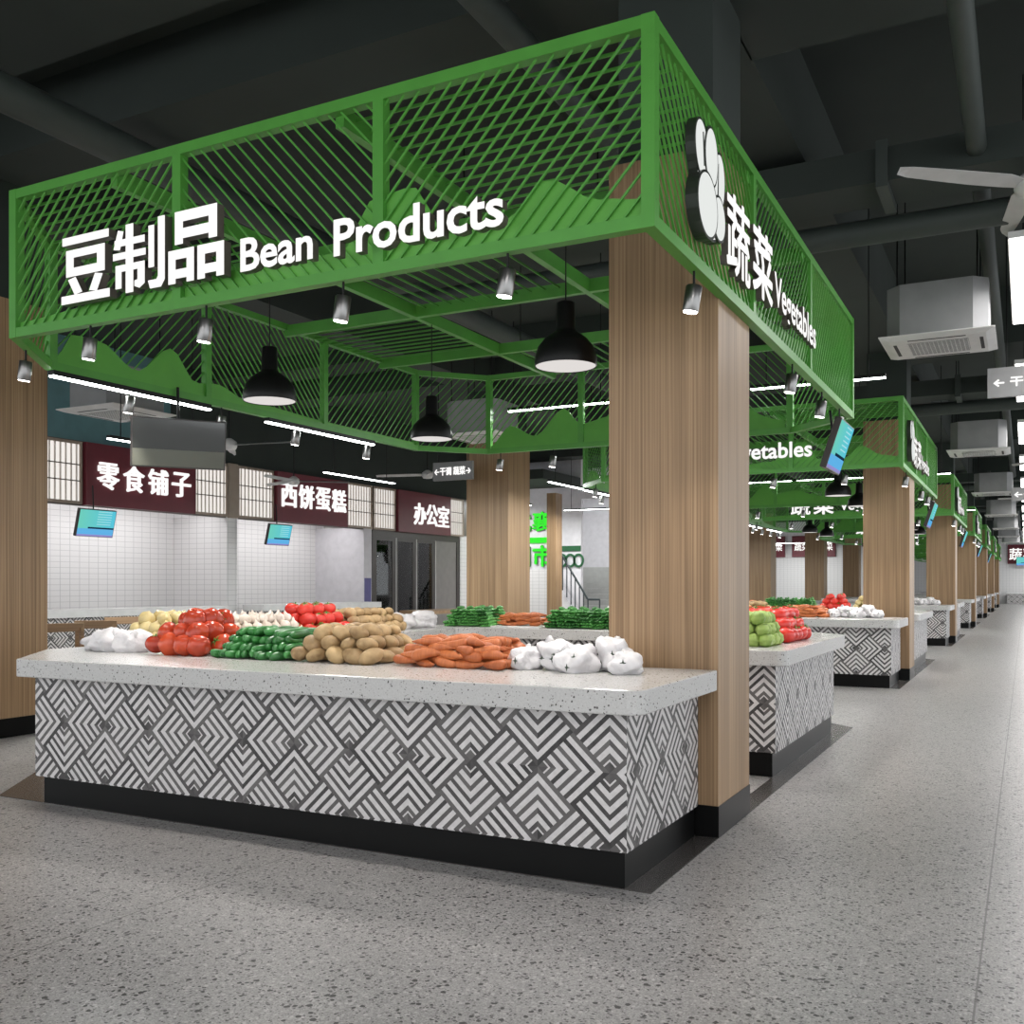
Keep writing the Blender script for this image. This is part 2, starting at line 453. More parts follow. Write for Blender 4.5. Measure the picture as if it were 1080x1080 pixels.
# outline of the canopy (stall-local: y measured from the canopy front)
OX = -1.35
OUT = [(-1.35, 0), (-5.375, 0), (-5.95, .68), (-5.95, 5.30), (-5.375, 5.93), (-2.0, 5.93), (-1.35, 5.30)]

def slats2d(mb, o, es, et, w, h, ang, step, bw, bd, nrm):
    """diagonal slats clipped to the rectangle o + s*es + t*et"""
    o, es, et, nrm = Vector(o), Vector(es), Vector(et), Vector(nrm)
    ca, sa = math.cos(ang), math.sin(ang)
    lo = min(0, -h * ca / sa, ); n0 = -abs(h * ca / sa)
    x = n0 - w if ca < 0 else n0
    xs = n0 - step
    while xs < w + abs(h * ca / sa) + step:
        # line passes (xs,0) with direction (ca,sa); parameter over t in [0,h]
        pts = []
        ts = [0, h]
        if abs(ca) > 1e-6: ts += [(0 - xs) * sa / ca, (w - xs) * sa / ca]
        for t in ts:
            s = xs + t * ca / sa
            if -1e-6 <= t <= h + 1e-6 and -1e-6 <= s <= w + 1e-6: pts.append((t, s))
        if len(pts) >= 2:
            pts.sort(); (t0, s0), (t1, s1) = pts[0], pts[-1]
            if t1 - t0 > .02:
                mb.bar(o + es * s0 + et * t0, o + es * s1 + et * t1, bw, bd, nrm)
        xs += step
    return mb

def wave_sheet(pts, o, es, nrm, n=60):
    """thin upright sheet with a hill-shaped upper edge; pts = (s, height)"""
    o, es, nrm = Vector(o), Vector(es), Vector(nrm)
    mb = MB(); s0, s1 = pts[0][0], pts[-1][0]
    top = []
    for i in range(n + 1):
        s = s0 + (s1 - s0) * i / n
        for (a, ha), (b, hb) in zip(pts, pts[1:]):
            if a <= s <= b + 1e-9:
                t = (s - a) / (b - a); t = t * t * (3 - 2 * t); top.append((s, ha + (hb - ha) * t)); break
    vs = []
    for s, h in top:
        for d in (-.003, .003):
            vs += [o + es * s + nrm * d, o + es * s + nrm * d + Vector((0, 0, h))]
    fs = []
    for i in range(len(top) - 1):
        a, b = 4 * i, 4 * i + 4
        fs += [(a, b, b + 1, a + 1), (a + 2, a + 3, b + 3, b + 2), (a + 1, b + 1, b + 3, a + 3)]
    return mb.add(vs, fs)

def build_canopy(bean):
    root = empty('market_canopy', '', 'canopy', (0, Y0, 0))
    R = .055
    n = len(OUT)
    inner = lambda p: p
    for i in range(n):
        a, b = OUT[i], OUT[(i + 1) % n]
        av, bv = Vector((*a, 0)), Vector((*b, 0)); d = (bv - av).normalized(); nr = Vector((d.y, -d.x, 0)) * -1
        # outline is clockwise seen from above: inward normal
        inn = Vector((d.y, -d.x, 0))
        cen = Vector((-3.6, 2.9, 0))
        if (cen - av).dot(inn) < 0: inn = -inn
        L = (bv - av).length
        for z in (ZB + R / 2, ZT - R / 2):
            ex = d * .012
            MB().bar(av + inn * R / 2 + Vector((0, 0, z)) , bv + inn * R / 2 + Vector((0, 0, z)), R, R).build('rail', M['green'], root)
        # corner post
        MB().box(-R / 2 - .002, R / 2 + .002, -R / 2 - .002, R / 2 + .002, ZB - .001, ZT + .001).build('post', M['green'], root, (a[0] + (R / 2 if a[0] < -3 else -R / 2), a[1] + (R / 2 if a[1] < 3 else -R / 2), 0))
        # bays
        if i == 0: cuts = [0, 1.37, 2.67, L]; angs = [-1, 1, -1]       # front, running from the right corner to the left
        elif i == 2: cuts = [0, 1.48, 3.0, L]; angs = [1, -1, 1]
        elif i == 4: cuts = [0, 1.15, 2.3, L]; angs = [1, 1, -1]
        elif i == 6: cuts = [0, 1.95, 3.6, L]; angs = [1, -1, 1]      # right side, running from the back to the front
        else: cuts = [0, L]; angs = [1]
        for k in range(len(cuts) - 1):
            c0, c1 = cuts[k], cuts[k + 1]
            if k > 0:
                p = av + d * c0 + inn * R / 2
                MB().box(-.03, .03, -R / 2, R / 2, ZB + R, ZT - R).build('post', M['green'], root, (p.x, p.y, 0)).rotation_euler = (0, 0, math.atan2(d.y, d.x))
            sl = MB()
            ang = math.radians(47) if angs[k] > 0 else math.radians(180 - 47)
            slats2d(sl, av + d * c0 + inn * .02 + Vector((0, 0, ZB + R)), d, (0, 0, 1), c1 - c0, ZT - ZB - 2 * R, .0 + ang, .086 if angs[k] * (1 if i == 0 else -1) < 0 else .076, .009, .010, inn)
            sl.build('slat_panel', M['green'], root)
        # hill shaped sheets
        W = None
        if i == 0: W = [(.06, .10), (.25, .13), (.5, .26), (.72, .11), (1.0, .10), (1.2, .36), (1.42, .34), (1.6, .12), (2.0, .10), (2.2, .14), (2.6, .08), (3.1, .10), (4.0, .06)]
        elif i == 2: W = [(.03, .02), (.2, .25), (.42, .25), (.75, .10), (1.1, .34), (1.35, .12), (1.6, .15), (1.9, .08), (3.0, .05), (4.55, .05)]
        elif i == 4: W = [(.03, .04), (.3, .26), (.6, .13), (.95, .40), (1.15, .22), (1.5, .28), (2.0, .15), (2.6, .36), (3.3, .1)]
        elif i == 6: W = [(.03, .45), (.5, .55), (.9, .38), (1.3, .5), (1.9, .2), (2.6, .14), (3.2, .10), (5.2, .05)]
        if W:
            wave_sheet(W, av + inn * .034 + Vector((0, 0, ZB + R * .6)), d, inn).build('hill_panel', M['green_sheet'], root)
    # roof grid
    zr = ZT - .04
    xs = [-5.92, -4.55, -2.98, -1.38]; ys = [.03, S(5.5), S(7.02), S(8.5), 5.9]
    for x in xs[1:3]: MB().box(x - .025, x + .025, .05, 5.9, zr - .07, zr + .03).build('roof_rail', M['green'], root)
    for y in ys[1:4]:
        MB().box(-5.93, -1.37, y - .025, y + .025, zr - .069, zr + .029).build('roof_rail', M['green'], root)
    def roof(c, r0, r1, along):
        sl = MB(); x0, x1, y0, y1 = xs[c], xs[c + 1], ys[r0], ys[r1]
        stp = .122
        if along == 'x':
            y = y0 + stp
            while y < y1 - .03: sl.box((max(x0, -5.375 - .575 * y / .68 + .03) if c == 0 else x0), x1, y - .0045, y + .0045, zr - .010, zr + .004); y += stp
        else:
            x = x0 + stp
            while x < x1 - .03: sl.box(x - .0045, x + .0045, y0, y1, zr - .010, zr + .004); x += stp
        sl.build('roof_slat_panel', M['green'], root)
    roof(0, 0, 1, 'x'); roof(1, 1, 2, 'y'); roof(2, 0, 1, 'x'); roof(0, 2, 3, 'x'); roof(2, 2, 3, 'x'); roof(1, 3, 4, 'y')
    return root

LM = [M['letter'], M['letter_side']]
def stroke_mesh(glyphs, name):
    """block letters from polygons in a unit box -> list of (x0,z0,w,h,polys)"""
    mb = MB()
    for x0, z0, w, h, polys in glyphs:
        for p in polys:
            pts = [(x0 + u * w, z0 + v * h) for u, v in p]
            n = len(pts)
            vs = [(a, -.055, b) for a, b in pts] + [(a, -.005, b) for a, b in pts]
            mb.add(vs, [tuple(range(n))], 0); mb.add(vs, [tuple(range(n, 2 * n))[::-1]], 1)
            mb.add(vs, [(i, (i + 1) % n, n + (i + 1) % n, n + i) for i in range(n)], 1)
    return mb
def rc(x0, x1, y0, y1): return [(x0, y0), (x1, y0), (x1, y1), (x0, y1)]
G_DOU = [rc(.02, .98, .88, 1), rc(.10, .26, .40, .80), rc(.74, .90, .40, .80), rc(.26, .74, .68, .80), rc(.26, .74, .40, .53),
         [(.14, .36), (.30, .39), (.44, .15), (.28, .12)], [(.70, .39), (.86, .36), (.74, .12), (.58, .15)], rc(0, 1, 0, .125)]
G_ZHI = [rc(.03, .62, .69, .79), rc(0, .64, .50, .60), rc(.25, .40, .0, .99), [(.10, .93), (.21, .90), (.14, .64), (.01, .66)],
         rc(.05, .17, .08, .42), rc(.05, .62, .32, .42), [(.48, .42), (.62, .42), (.62, .10), (.52, .04), (.42, .08), (.42, .16), (.48, .17)],
         rc(.69, .80, .30, .90), [(.87, 1), (1, 1), (1, .10), (.93, .0), (.72, 0), (.68, .12), (.84, .12), (.87, .16)]]
def boxg(x0, x1, y0, y1, t): return [rc(x0, x0 + t, y0, y1), rc(x1 - t, x1, y0, y1), rc(x0 + t, x1 - t, y1 - t, y1), rc(x0 + t, x1 - t, y0 + t * .5, y0 + t * 1.45)]
G_PIN = boxg(.12, .88, .54, 1, .15) + boxg(0, .47, 0, .47, .135) + boxg(.53, 1, 0, .47, .135)

def cabbage():
    """white leafy-cabbage emblem: dark backing plate with light leaves, local x right, y up, z out, about 0.5 m"""
    mb = MB()
    E = [(.50, .62, .40, .25, 0), (.52, .28, .40, .25, 0), (.25, .73, .20, .25, 16), (.79, .61, .19, .28, -12), (.52, .75, .20, .26, -2), (.76, .27, .20, .20, 8), (.36, .27, .31, .28, 0)]
    def ell(cx, cy, rx, ry, a, k):
        a = math.radians(a); pts = []
        for i in range(32):
            t = 2 * PI * i / 32; u, v = (rx + k) * math.cos(t), (ry + k) * math.sin(t)
            pts.append(((cx + u * math.cos(a) - v * math.sin(a)) * .5, (cy + u * math.sin(a) + v * math.cos(a)) * .52))
        return pts
    for i, e in enumerate(E):
        mb.prism(ell(*e, .014), 0, .040 + i * .003, 1)
        mb.prism(ell(*e, -.010), .03, .0412 + i * .003, 0)
    mb.prism(ell(.36, .26, .19, .22, 0, 0), .04, .0540, 1); mb.prism(ell(.36, .26, .18, .21, 0, 0), .04, .0552, 0)
    for x0, y0, x1, y1 in ((.52, .56, .51, .90), (.31, .60, .26, .88), (.73, .44, .76, .78), (.70, .16, .78, .38)):
        dx, dy = x1 - x0, y1 - y0; l = math.hypot(dx, dy); nx, ny = -dy / l * .016, dx / l * .016
        mb.prism([((x0 + nx) * .5, (y0 + ny) * .52), ((x0 - nx) * .5, (y0 - ny) * .52), (x1 * .5, y1 * .52)], .04, .0525, 1)
    return mb

def add_sign_right(root):
    me = cabbage().mesh('cabbage_emblem', [M['icon'], M['iconline']]); me.transform(RIGHT); me.update()
    link('cabbage_emblem', me, root, (OX, S(4.27), 2.90))
    link('sign_character', SU, root, (OX, S(4.86), 2.885)); link('sign_character', CAI, root, (OX, S(5.39), 2.915))
    link('sign_word', VEG_R, root, (OX, S(5.93), 2.905))
SU = text_mesh('蔬', .46, .39, .035, 0, 'sign_character', LM, RIGHT, .016)
CAI = text_mesh('菜', .46, .37, .035, 0, 'sign_character', LM, RIGHT, .022)
VEG_R = text_mesh('Vegetables', 1.30, .255, .03, .02, 'sign_word', LM, RIGHT)
SU_F = text_mesh('蔬', .42, .38, .04, 0, 'sign_character', LM, FRONT, .016)
CAI_F = text_mesh('菜', .42, .38, .04, 0, 'sign_character', LM, FRONT, .022)
VEG_F = text_mesh('Vegetables', 1.22, .27, .05, .02, 'sign_word', LM, FRONT)

can0 = build_canopy(True)
add_sign_right(can0)
canopies = [can0]
# copies get the Vegetables sign in front, the nearest one gets its own sign after copying
for k in range(1, len(YS)):
    c = dup(can0, (0, YS[k], 0)); canopies.append(c)
    link('sign_character', SU_F, c, (-4.72, -.005, 2.885)); link('sign_character', CAI_F, c, (-4.22, -.005, 2.885)); link('sign_word', VEG_F, c, (-3.66, -.005, 2.89))
for nm, x, g in (('dou', -4.85, G_DOU), ('zhi', -4.435, G_ZHI), ('pin', -4.02, G_PIN)):
    stroke_mesh([(x, 2.883, .39, .375, g)], 'sign_character').build('sign_character', LM, can0)
link('sign_word', text_mesh('Bean', .46, .17, .045, .024, 'sign_word', LM, FRONT), can0, (-3.525, -.006, 2.878))
link('sign_word', text_mesh('Products', .92, .178, .045, .024, 'sign_word', LM, FRONT), can0, (-2.94, -.006, 2.867))
canopies[0]['label'] = 'green slatted canopy with white Bean Products sign over the nearest stall'
for k in range(1, len(YS)):
    canopies[k]['label'] = f'green slatted canopy with Vegetables sign, {NTH[k]} stall along the aisle'
for c in canopies: c['group'] = 'green canopies along the aisle'

# ---- counters
ZC0, ZC1 = .76, .865
def rounded(poly, idx, r, n=6):
    out = []
    for i, p in enumerate(poly):
        if i not in idx: out.append(p); continue
        a, b = Vector(poly[i - 1]), Vector(poly[(i + 1) % len(poly)]); c = Vector(p)
        da, db = (a - c).normalized(), (b - c).normalized()
        p0, p1 = c + da * r, c + db * r
        for k in range(n + 1):
            t = k / n; q = p0 * (1 - t) ** 2 + c * 2 * t * (1 - t) + p1 * t ** 2
            out.append((q.x, q.y))
    return out
SLAB = [(-1.40, S(4.985)), (-1.40, S(3.85)), (-5.28, S(3.85)), (-5.90, S(4.53)), (-5.90, S(9.10)), (-5.28, S(9.80)), (-2.10, S(9.80)), (-1.40, S(9.08)),
        (-1.40, S(6.65)), (-2.15, S(6.65)), (-2.15, S(8.87)), (-5.0, S(8.87)), (-5.15, S(8.70)), (-5.15, S(4.985))]
BASE = [(-1.50, S(4.98)), (-1.50, S(3.954)), (-5.25, S(3.954)), (-5.80, S(4.57)), (-5.80, S(9.06)), (-5.24, S(9.70)), (-2.14, S(9.70)), (-1.50, S(9.04)),
        (-1.50, S(6.76)), (-2.08, S(6.76)), (-2.08, S(8.94)), (-5.03, S(8.94)), (-5.22, S(8.74)), (-5.22, S(4.92)), (-2.02, S(4.92)), (-2.02, S(4.98))]
PLIN = [(x + (-.02 if x > -1.6 else .04 if x < -5.2 else 0), y + (.03 if y < .2 else -.03 if y > 5.7 else 0)) for x, y in BASE]
def chevron_walls(poly, z0, z1):
    me = bpy.data.meshes.new('tiled_front'); vs = []; fs = []; uvs = []
    n = len(poly)
    for i in range(n):
        a, b = Vector(poly[i]), Vector(poly[(i + 1) % n])
        d = (b - a).normalized()
        if abs(d.x) > .9: off = 1.919; d = Vector((1, 0))
        elif abs(d.y) > .9: off = -(4.075 - Y0); d = Vector((0, 1))
        else: off = .3
        k = len(vs)
        vs += [(a.x, a.y, z0), (b.x, b.y, z0), (b.x, b.y, z1), (a.x, a.y, z1)]; fs.append((k, k + 1, k + 2, k + 3))
        ua, ub = a.dot(d) + off, b.dot(d) + off
        uvs += [(ua, z0 - .497), (ub, z0 - .497), (ub, z1 - .497), (ua, z1 - .497)]
    k = len(vs)
    vs += [(x, y, z0 + .002) for x, y in poly]; fs.append(tuple(range(k, k + n))[::-1]); uvs += [(x + 1.919, y) for x, y in poly[::-1]]
    me.from_pydata(vs, [], fs); me.update()
    l = me.uv_layers.new(name='UVMap')
    for i, uv in enumerate(uvs): l.data[i].uv = uv
    me.materials.append(M['chevron'])
    return me
def build_counter():
    root = empty('market_counter', '', 'counter', (0, Y0, 0))
    bevel(MB().prism(rounded(SLAB, (1, 7, 8), .09), ZC0, ZC1).build('worktop', M['quartz'], root), .006)
    link('tiled_front', chevron_walls(BASE, .163, ZC0 + .005), root)
    MB().prism(PLIN, 0.0045, .165).build('plinth', M['black'], root)
    return root
counter0 = build_counter()
counters = [counter0] + [dup(counter0, (0, y, 0)) for y in YS[1:]]
for k, c in enumerate(counters):
    c['label'] = f'chevron tiled counter with speckled white worktop and black plinth, {NTH[k]} stall along the aisle'
    c['group'] = 'tiled counters along the aisle'

# ---- pillars
def build_pillar(w, d, h):
    root = empty('wood_clad_pillar', '', 'pillar')
    MB().box(0, w, 0, d, .16, h).build('cladding', M['wood'], root)
    MB().box(-.004, w + .004, -.004, d + .004, 0.0045, .165).build('plinth', M['black'], root)
    MB().box(.04, w - .04, .04, d - .04, h, 5.22).build('column_top', M['ceil'], root)
    return root
pil0 = build_pillar(.6, .64, 3.56)
pil0.location = (-2.0, 5.003, 0)
PY = [5.003, 14.43, 24.25, 34.1, 44.5, 54.6, 64.8]
for k, y in enumerate(PY):
    p = pil0 if k == 0 else dup(pil0, (-2.0, y, 0))
    p['label'] = f'wood clad square pillar at the aisle corner of the {NTH[k]} stall'; p['group'] = 'wood pillars along the aisle'
bp0 = build_pillar(.8, .82, 3.74)
BPY = [(5.1, 'far left pillar, cut by the picture edge beside the nearest counter'), (14.73, 'pillar behind the back corner of the nearest stall'),
       (24.1, 'inner row pillar hidden behind the nearest aisle pillar'), (34.0, 'inner row pillar just right of the nearest aisle pillar'), (44.0, 'inner row pillar, second one right of the nearest aisle pillar'), (54.0, 'inner row pillar beside the second stall pillar')]
for k, (y, l) in enumerate(BPY):
    p = bp0 if k == 0 else dup(bp0)
    p.location = (-8.5, y, 0)
    p['label'] = 'wood clad ' + l; p['group'] = 'inner row of wood pillars'
# small pillar near the stairs
sp = empty('wood_clad_pillar', 'narrow wood clad pillar in front of the green lettering and stairs', 'pillar', (-11.78, 24.85, 0))
MB().box(0, .28, 0, .4, .12, 3.84).build('cladding', M['wood'], sp); MB().box(-.004, .284, -.004, .404, .001, .121).build('plinth', M['black'], sp)

# dark stone strip in the floor round each stall
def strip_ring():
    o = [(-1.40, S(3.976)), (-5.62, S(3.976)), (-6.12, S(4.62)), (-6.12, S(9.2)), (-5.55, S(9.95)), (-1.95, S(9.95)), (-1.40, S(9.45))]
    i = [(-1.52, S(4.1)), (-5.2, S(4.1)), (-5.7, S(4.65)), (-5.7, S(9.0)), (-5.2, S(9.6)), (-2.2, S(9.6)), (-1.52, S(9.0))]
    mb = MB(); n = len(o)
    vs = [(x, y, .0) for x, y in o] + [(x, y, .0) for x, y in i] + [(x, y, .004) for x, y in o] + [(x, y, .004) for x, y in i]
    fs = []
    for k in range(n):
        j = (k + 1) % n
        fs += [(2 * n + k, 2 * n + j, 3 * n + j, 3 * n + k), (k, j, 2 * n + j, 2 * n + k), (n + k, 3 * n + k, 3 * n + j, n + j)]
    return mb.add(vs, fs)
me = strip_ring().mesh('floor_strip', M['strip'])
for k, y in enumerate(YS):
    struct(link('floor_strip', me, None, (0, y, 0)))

# ------------------------------------------------------------------ lamps
def spot_mesh():
    root = empty('spotlight', '', 'spotlight')
    MB().tube((0, 0, 0), (0, 0, -.085), .006, 8).build('stem', M['blackmetal'], root)
    hd = MB().lathe([(.036, -.115), (.0385, -.11), (.0385, .0), (.034, .006)], 18).build('housing', M['chrome'], root, (0, 0, -.075))
    hd.rotation_euler = (0, math.radians(9), 0)
    ln = MB().lathe([(.033, -.119), (.033, -.1165)], 18).build('lens', M['lamp'], hd)
    return root
spot0 = spot_mesh()
SPF = [(-4.71, 3.90), (-3.83, 3.90), (-2.94, 3.90), (-2.04, 3.90)]
SPR = [(-1.38, 4.52), (-1.38, 6.72), (-1.38, 7.80), (-1.38, 8.6)]
SPL = [(-5.92, 5.25), (-5.92, 6.2), (-5.92, 7.15), (-5.92, 8.25)]
SPB = [(-5.2, 9.77), (-4.55, 9.77), (-3.7, 9.77), (-2.6, 9.77)]
SPC = [(-5.56, 4.12)]
used = [False]
def put_spot(x, y, where, light):
    g = f'spotlights under {where}'
    lab = f'small steel cylinder spotlight hanging under {where}'
    if not used[0]: o = spot0; used[0] = True
    else: o = dup(spot0)
    o.location = (x, y, ZB + .001); o['label'] = lab; o['group'] = g
    if light:
        l = bpy.data.lights.new('spot_beam', 'SPOT'); l.energy = light; l.spot_size = math.radians(75); l.spot_blend = .6; l.shadow_soft_size = .04; l.color = (1, .955, .90)
        lo = bpy.data.objects.new('spot_beam', l); COL.objects.link(lo); lo.location = (x - .02, y, ZB - .215)
        # aimed down and a little into the stall
        lo.rotation_euler = (0, 0, 0)
for k, y in enumerate(YS):
    dy = y - Y0
    e = 20 if k < 2 else (8 if k < 3 else 0)
    st = f'the {NTH[k]} stall'
    if k > 3: continue
    for x, yy in SPF: put_spot(x, yy + dy, f'the front rail of {st}', e)
    for x, yy in SPR: put_spot(x, yy + dy, f'the aisle rail of {st}', e)
    if k < 3:
        for x, yy in SPL: put_spot(x, yy + dy, f'the left rail of {st}', e)
        for x, yy in SPB: put_spot(x, yy + dy, f'the back rail of {st}', e)
        for x, yy in SPC: put_spot(x, yy + dy, f'the front left corner rail of {st}', e)

def pendant():
    root = empty('pendant_lamp', '', 'pendant lamp')
    MB().tube((0, 0, .3), (0, 0, .985), .004, 6).build('cord', M['blackmetal'], root)
    MB().lathe([(.176, 0), (.180, .012), (.176, .06), (.16, .11), (.125, .155), (.085, .185), (.062, .20), (.055, .215), (.052, .36), (.046, .368), (.004, .37)], 32, cap=False).build('shade', M['blackmetal'], root)
    MB().lathe([(.172, .004), (.172, .008)], 32).build('diffuser', M['pendant_in'], root)
    return root
pen0 = pendant(); first = True
PEN = [(-2.34, 5.9, ''), (-4.57, 5.25, ''), (-4.53, 7.25, ''), (-2.4, 7.6, '')]
PEN[0] = (-2.34, 5.19, 'beside the aisle pillar'); PEN[1] = (-4.57, 5.24, 'above the green cucumbers, front left'); PEN[2] = (-4.53, 7.25, 'at the back left'); PEN[3] = (-2.35, 7.25, 'hidden behind the aisle pillar')
for k, y in enumerate(YS[:4]):
    for x, yy, w in PEN:
        o = pen0 if first else dup(pen0); first = False
        o.location = (x, yy + y - Y0, 2.55)
        o['label'] = f'black bell pendant lamp in the {NTH[k]} stall, {w}'; o['group'] = f'pendant lamps in the {NTH[k]} stall'
    if k < 2:
        for x, yy, w in PEN:
            l = bpy.data.lights.new('pendant_beam', 'AREA'); l.shape = 'DISK'; l.size = .3; l.energy = 14; l.color = (1, .96, .92); l.spread = math.radians(150)
            lo = bpy.data.objects.new('pendant_beam', l); COL.objects.link(lo); lo.location = (x, yy + y - Y0, 2.548)

def led_tube(p, q, label, group, hang=None, width=.045, power=0):
    p, q = Vector(p), Vector(q)
    mid = (p + q) / 2
    root = empty('linear_lamp', label, 'strip light', mid, 0, group)
    MB().bar(p - mid + Vector((0, 0, .022)), q - mid + Vector((0, 0, .022)), width + .012, .035).build('housing', M['blackmetal'], root)
    MB().bar(p - mid, q - mid, width, .012).build('diffuser', M['tube'], root)
    if power:
        l = bpy.data.lights.new('tube_light', 'AREA'); l.shape = 'RECTANGLE'; l.size = width; l.size_y = (q - p).length; l.energy = power; l.color = (.97, 1, .98)
        lo = bpy.data.objects.new('tube_light', l); COL.objects.link(lo); lo.location = mid + Vector((0, 0, -.012))
        lo.rotation_euler = (0, 0, math.atan2((q - p).y, (q - p).x) - PI / 2)
    if hang:
        for t in (.12, .88):
            c = (p - mid) * (1 - t) + (q - mid) * t
            MB().tube(c + Vector((0, 0, .03)), c + Vector((0, 0, hang - mid.z)), .006, 6).build('suspension_rod', M['blackmetal'], root)
    return root
for k, y in enumerate(YS[:3]):
    dy = y - Y0
    led_tube((-5.92, 4.58 + dy, 2.7305), (-5.92, 6.06 + dy, 2.7305), f'bright strip light under the left rail of the {NTH[k]} stall, front half', 'strip lights under the left rails')
    led_tube((-5.92, 6.75 + dy, 2.7305), (-5.92, 8.35 + dy, 2.7305), f'bright strip light under the left rail of the {NTH[k]} stall, back half', 'strip lights under the left rails')
    for j, (a, b) in enumerate(((-5.3, -4.0), (-3.9, -2.6), (-2.5, -1.2))):
        led_tube((a, 10.15 + dy, 3.3), (b, 10.15 + dy, 3.3), f'suspended strip light behind the {NTH[k]} stall, {("left", "middle", "right")[j]} one of three', 'strip lights behind the stalls', 5.25, power=12)
for j, (x, a, b) in enumerate(((-8.9, 7.6, 9.0), (-8.85, 11.3, 13.05), (-6.57, 13.95, 15.85), (-8.85, 16.2, 17.9), (-6.57, 18.5, 20.3), (-8.85, 29.5, 31.5), (-8.85, 39, 41))):  # the two farthest are added to brighten the far walls
    led_tube((x, a, 2.9), (x, b, 2.9), f'black suspended strip light over the left corridor, {NTH[j]} one from the viewer', 'strip lights over the left corridor', 5.25, power=60 if x < -8 else 30)

# ceiling panels over the aisle
PAN = []
def ceil_panel(x, y0, y1, label):
    root = empty('ceiling_light_panel', label, 'ceiling light', (x, (y0 + y1) / 2, 3.9), 0, 'light panels over the aisle')
    h = (y1 - y0) / 2
    MB().box(-.60, .60, -h, h, 0.0, .05).build('frame', M['white'], root)
    MB().box(-.59, .59, -h + .01, h - .01, -.008, .0).build('diffuser', M['panel'], root)
    for a in (-.5, .5):
        for b in (-h + .2, h - .2):
            MB().tube((a, b, .05), (a, b, 1.3), .005, 6).build('suspension_rod', M['blackmetal'], root)
ORD2 = ['nearest in view', 'second in view', 'third in view', 'fourth', 'fifth', 'sixth', 'seventh', 'eighth', 'ninth', 'tenth', 'eleventh', 'twelfth', 'thirteenth']
ys_p = [(8.33, 11.07)] + [(13.1 + 4.75 * i, 15.78 + 4.75 * i) for i in range(12)]
for i, (a, b) in enumerate(ys_p):
    ceil_panel(.48, a, b, f'glowing white ceiling light panel over the aisle, {ORD2[i]}')
ceil_panel(.48, -1.2, 1.5, 'glowing ceiling light panel right above the viewer')  # unseen panel, added to carry the row's light over the viewer
def fill_panel(x, y, label):  # unseen glowing panels added behind the camera as fill light
    root = empty('ceiling_light_panel', label, 'ceiling light', (x, y, 4.1), 0, 'unseen fill panels behind the viewer')
    MB().box(-1.2, 1.2, -.5, .5, 0, .05).build('frame', M['white'], root); MB().box(-1.19, 1.19, -.49, .49, -.008, 0).build('diffuser', M['panel'], root)
for i, x in enumerate((-6.5, -3.2)):
    fill_panel(x, -1.6, f'added unseen fill light panel behind the viewer, {("left", "right")[i]}')

# ------------------------------------------------------------------ shell
def wall(name, mb, m): return struct(mb.build(name, m))
wall('floor', MB().box(-22, 8, -8, 76.2, -.1, 0), M['floor'])
wall('ceiling', MB().box(-22, 8, -8, 76.2, 5.25, 5.35), M['ceil'])
wall('wall_end', MB().box(-22, 8, 76, 76.2, 0, 5.25), M['tile'])
def beam(name, *b): wall(name, MB().box(*b), M['ceil'])
for i, y in enumerate([5.3, 14.75, 24.5, 34.3, 44.6, 54.8, 65]):
    beam('ceiling_beam', -1.49, 8, y - .1, y + .75, 4.5, 5.25)
    beam('ceiling_beam', -14, -2.1, y - .1, y + .6, 4.75, 5.25)
    beam('ceiling_beam', -14, -2.1, y - 1.3, y - .55, 5.0, 5.25)
beam('ceiling_beam', -2.1, -1.48, -8, 76, 4.5, 5.25)
beam('ceiling_beam', -8.5, -7.9, -8, 76, 4.6, 5.25)
beam('ceiling_beam', 3.6, 4.2, -8, 76, 4.5, 5.25)
# pipes and ducts
def pipe_y(x, z, r, label):
    o = MB().tube((x, -8, z), (x, 76, z), r, 16).build('ceiling_pipe', M['pipe']); tag(o, label, 'pipe')
pipe_y(-5.9, 4.5, .125, 'thick dark pipe running along the ceiling at the far left')
pipe_y(-2.70, 4.56, .09, 'dark pipe under the ceiling passing behind the nearest canopy')
pipe_y(-.30, 4.3, .065, 'dark pipe running down the aisle under the beams')
for i, y in enumerate((7.75, 16.6, 30.7, 40.2)):
    root = empty('air_duct', f'dark rectangular air duct crossing the aisle ceiling, {NTH[i]} one', 'duct', (0, y, 4.3), 0, 'air ducts across the aisle')
    MB().box(-5.6, 7.9, -.25, .25, -.12, .12).build('duct_body', M['ceil'], root)
    MB().box(-.95, -.87, -.29, .29, -.17, .16).build('flange', M['pipe'], root)
    MB().box(2.0, 2.08, -.29, .29, -.17, .16).build('flange', M['pipe'], root)
    for hx in (-4.5, -3.2, 1.2, 3.0, 6.0):
        MB().tube((hx, 0, .12), (hx, 0, .95), .008, 6).build('hanger_rod', M['blackmetal'], root)
    o = MB().tube((-5.6, y + .55, 4.1), (7.9, y + .55, 4.1), .10, 14).build('ceiling_pipe', M['pipe']); tag(o, f'dark round pipe beside the {NTH[i]} air duct', 'pipe')

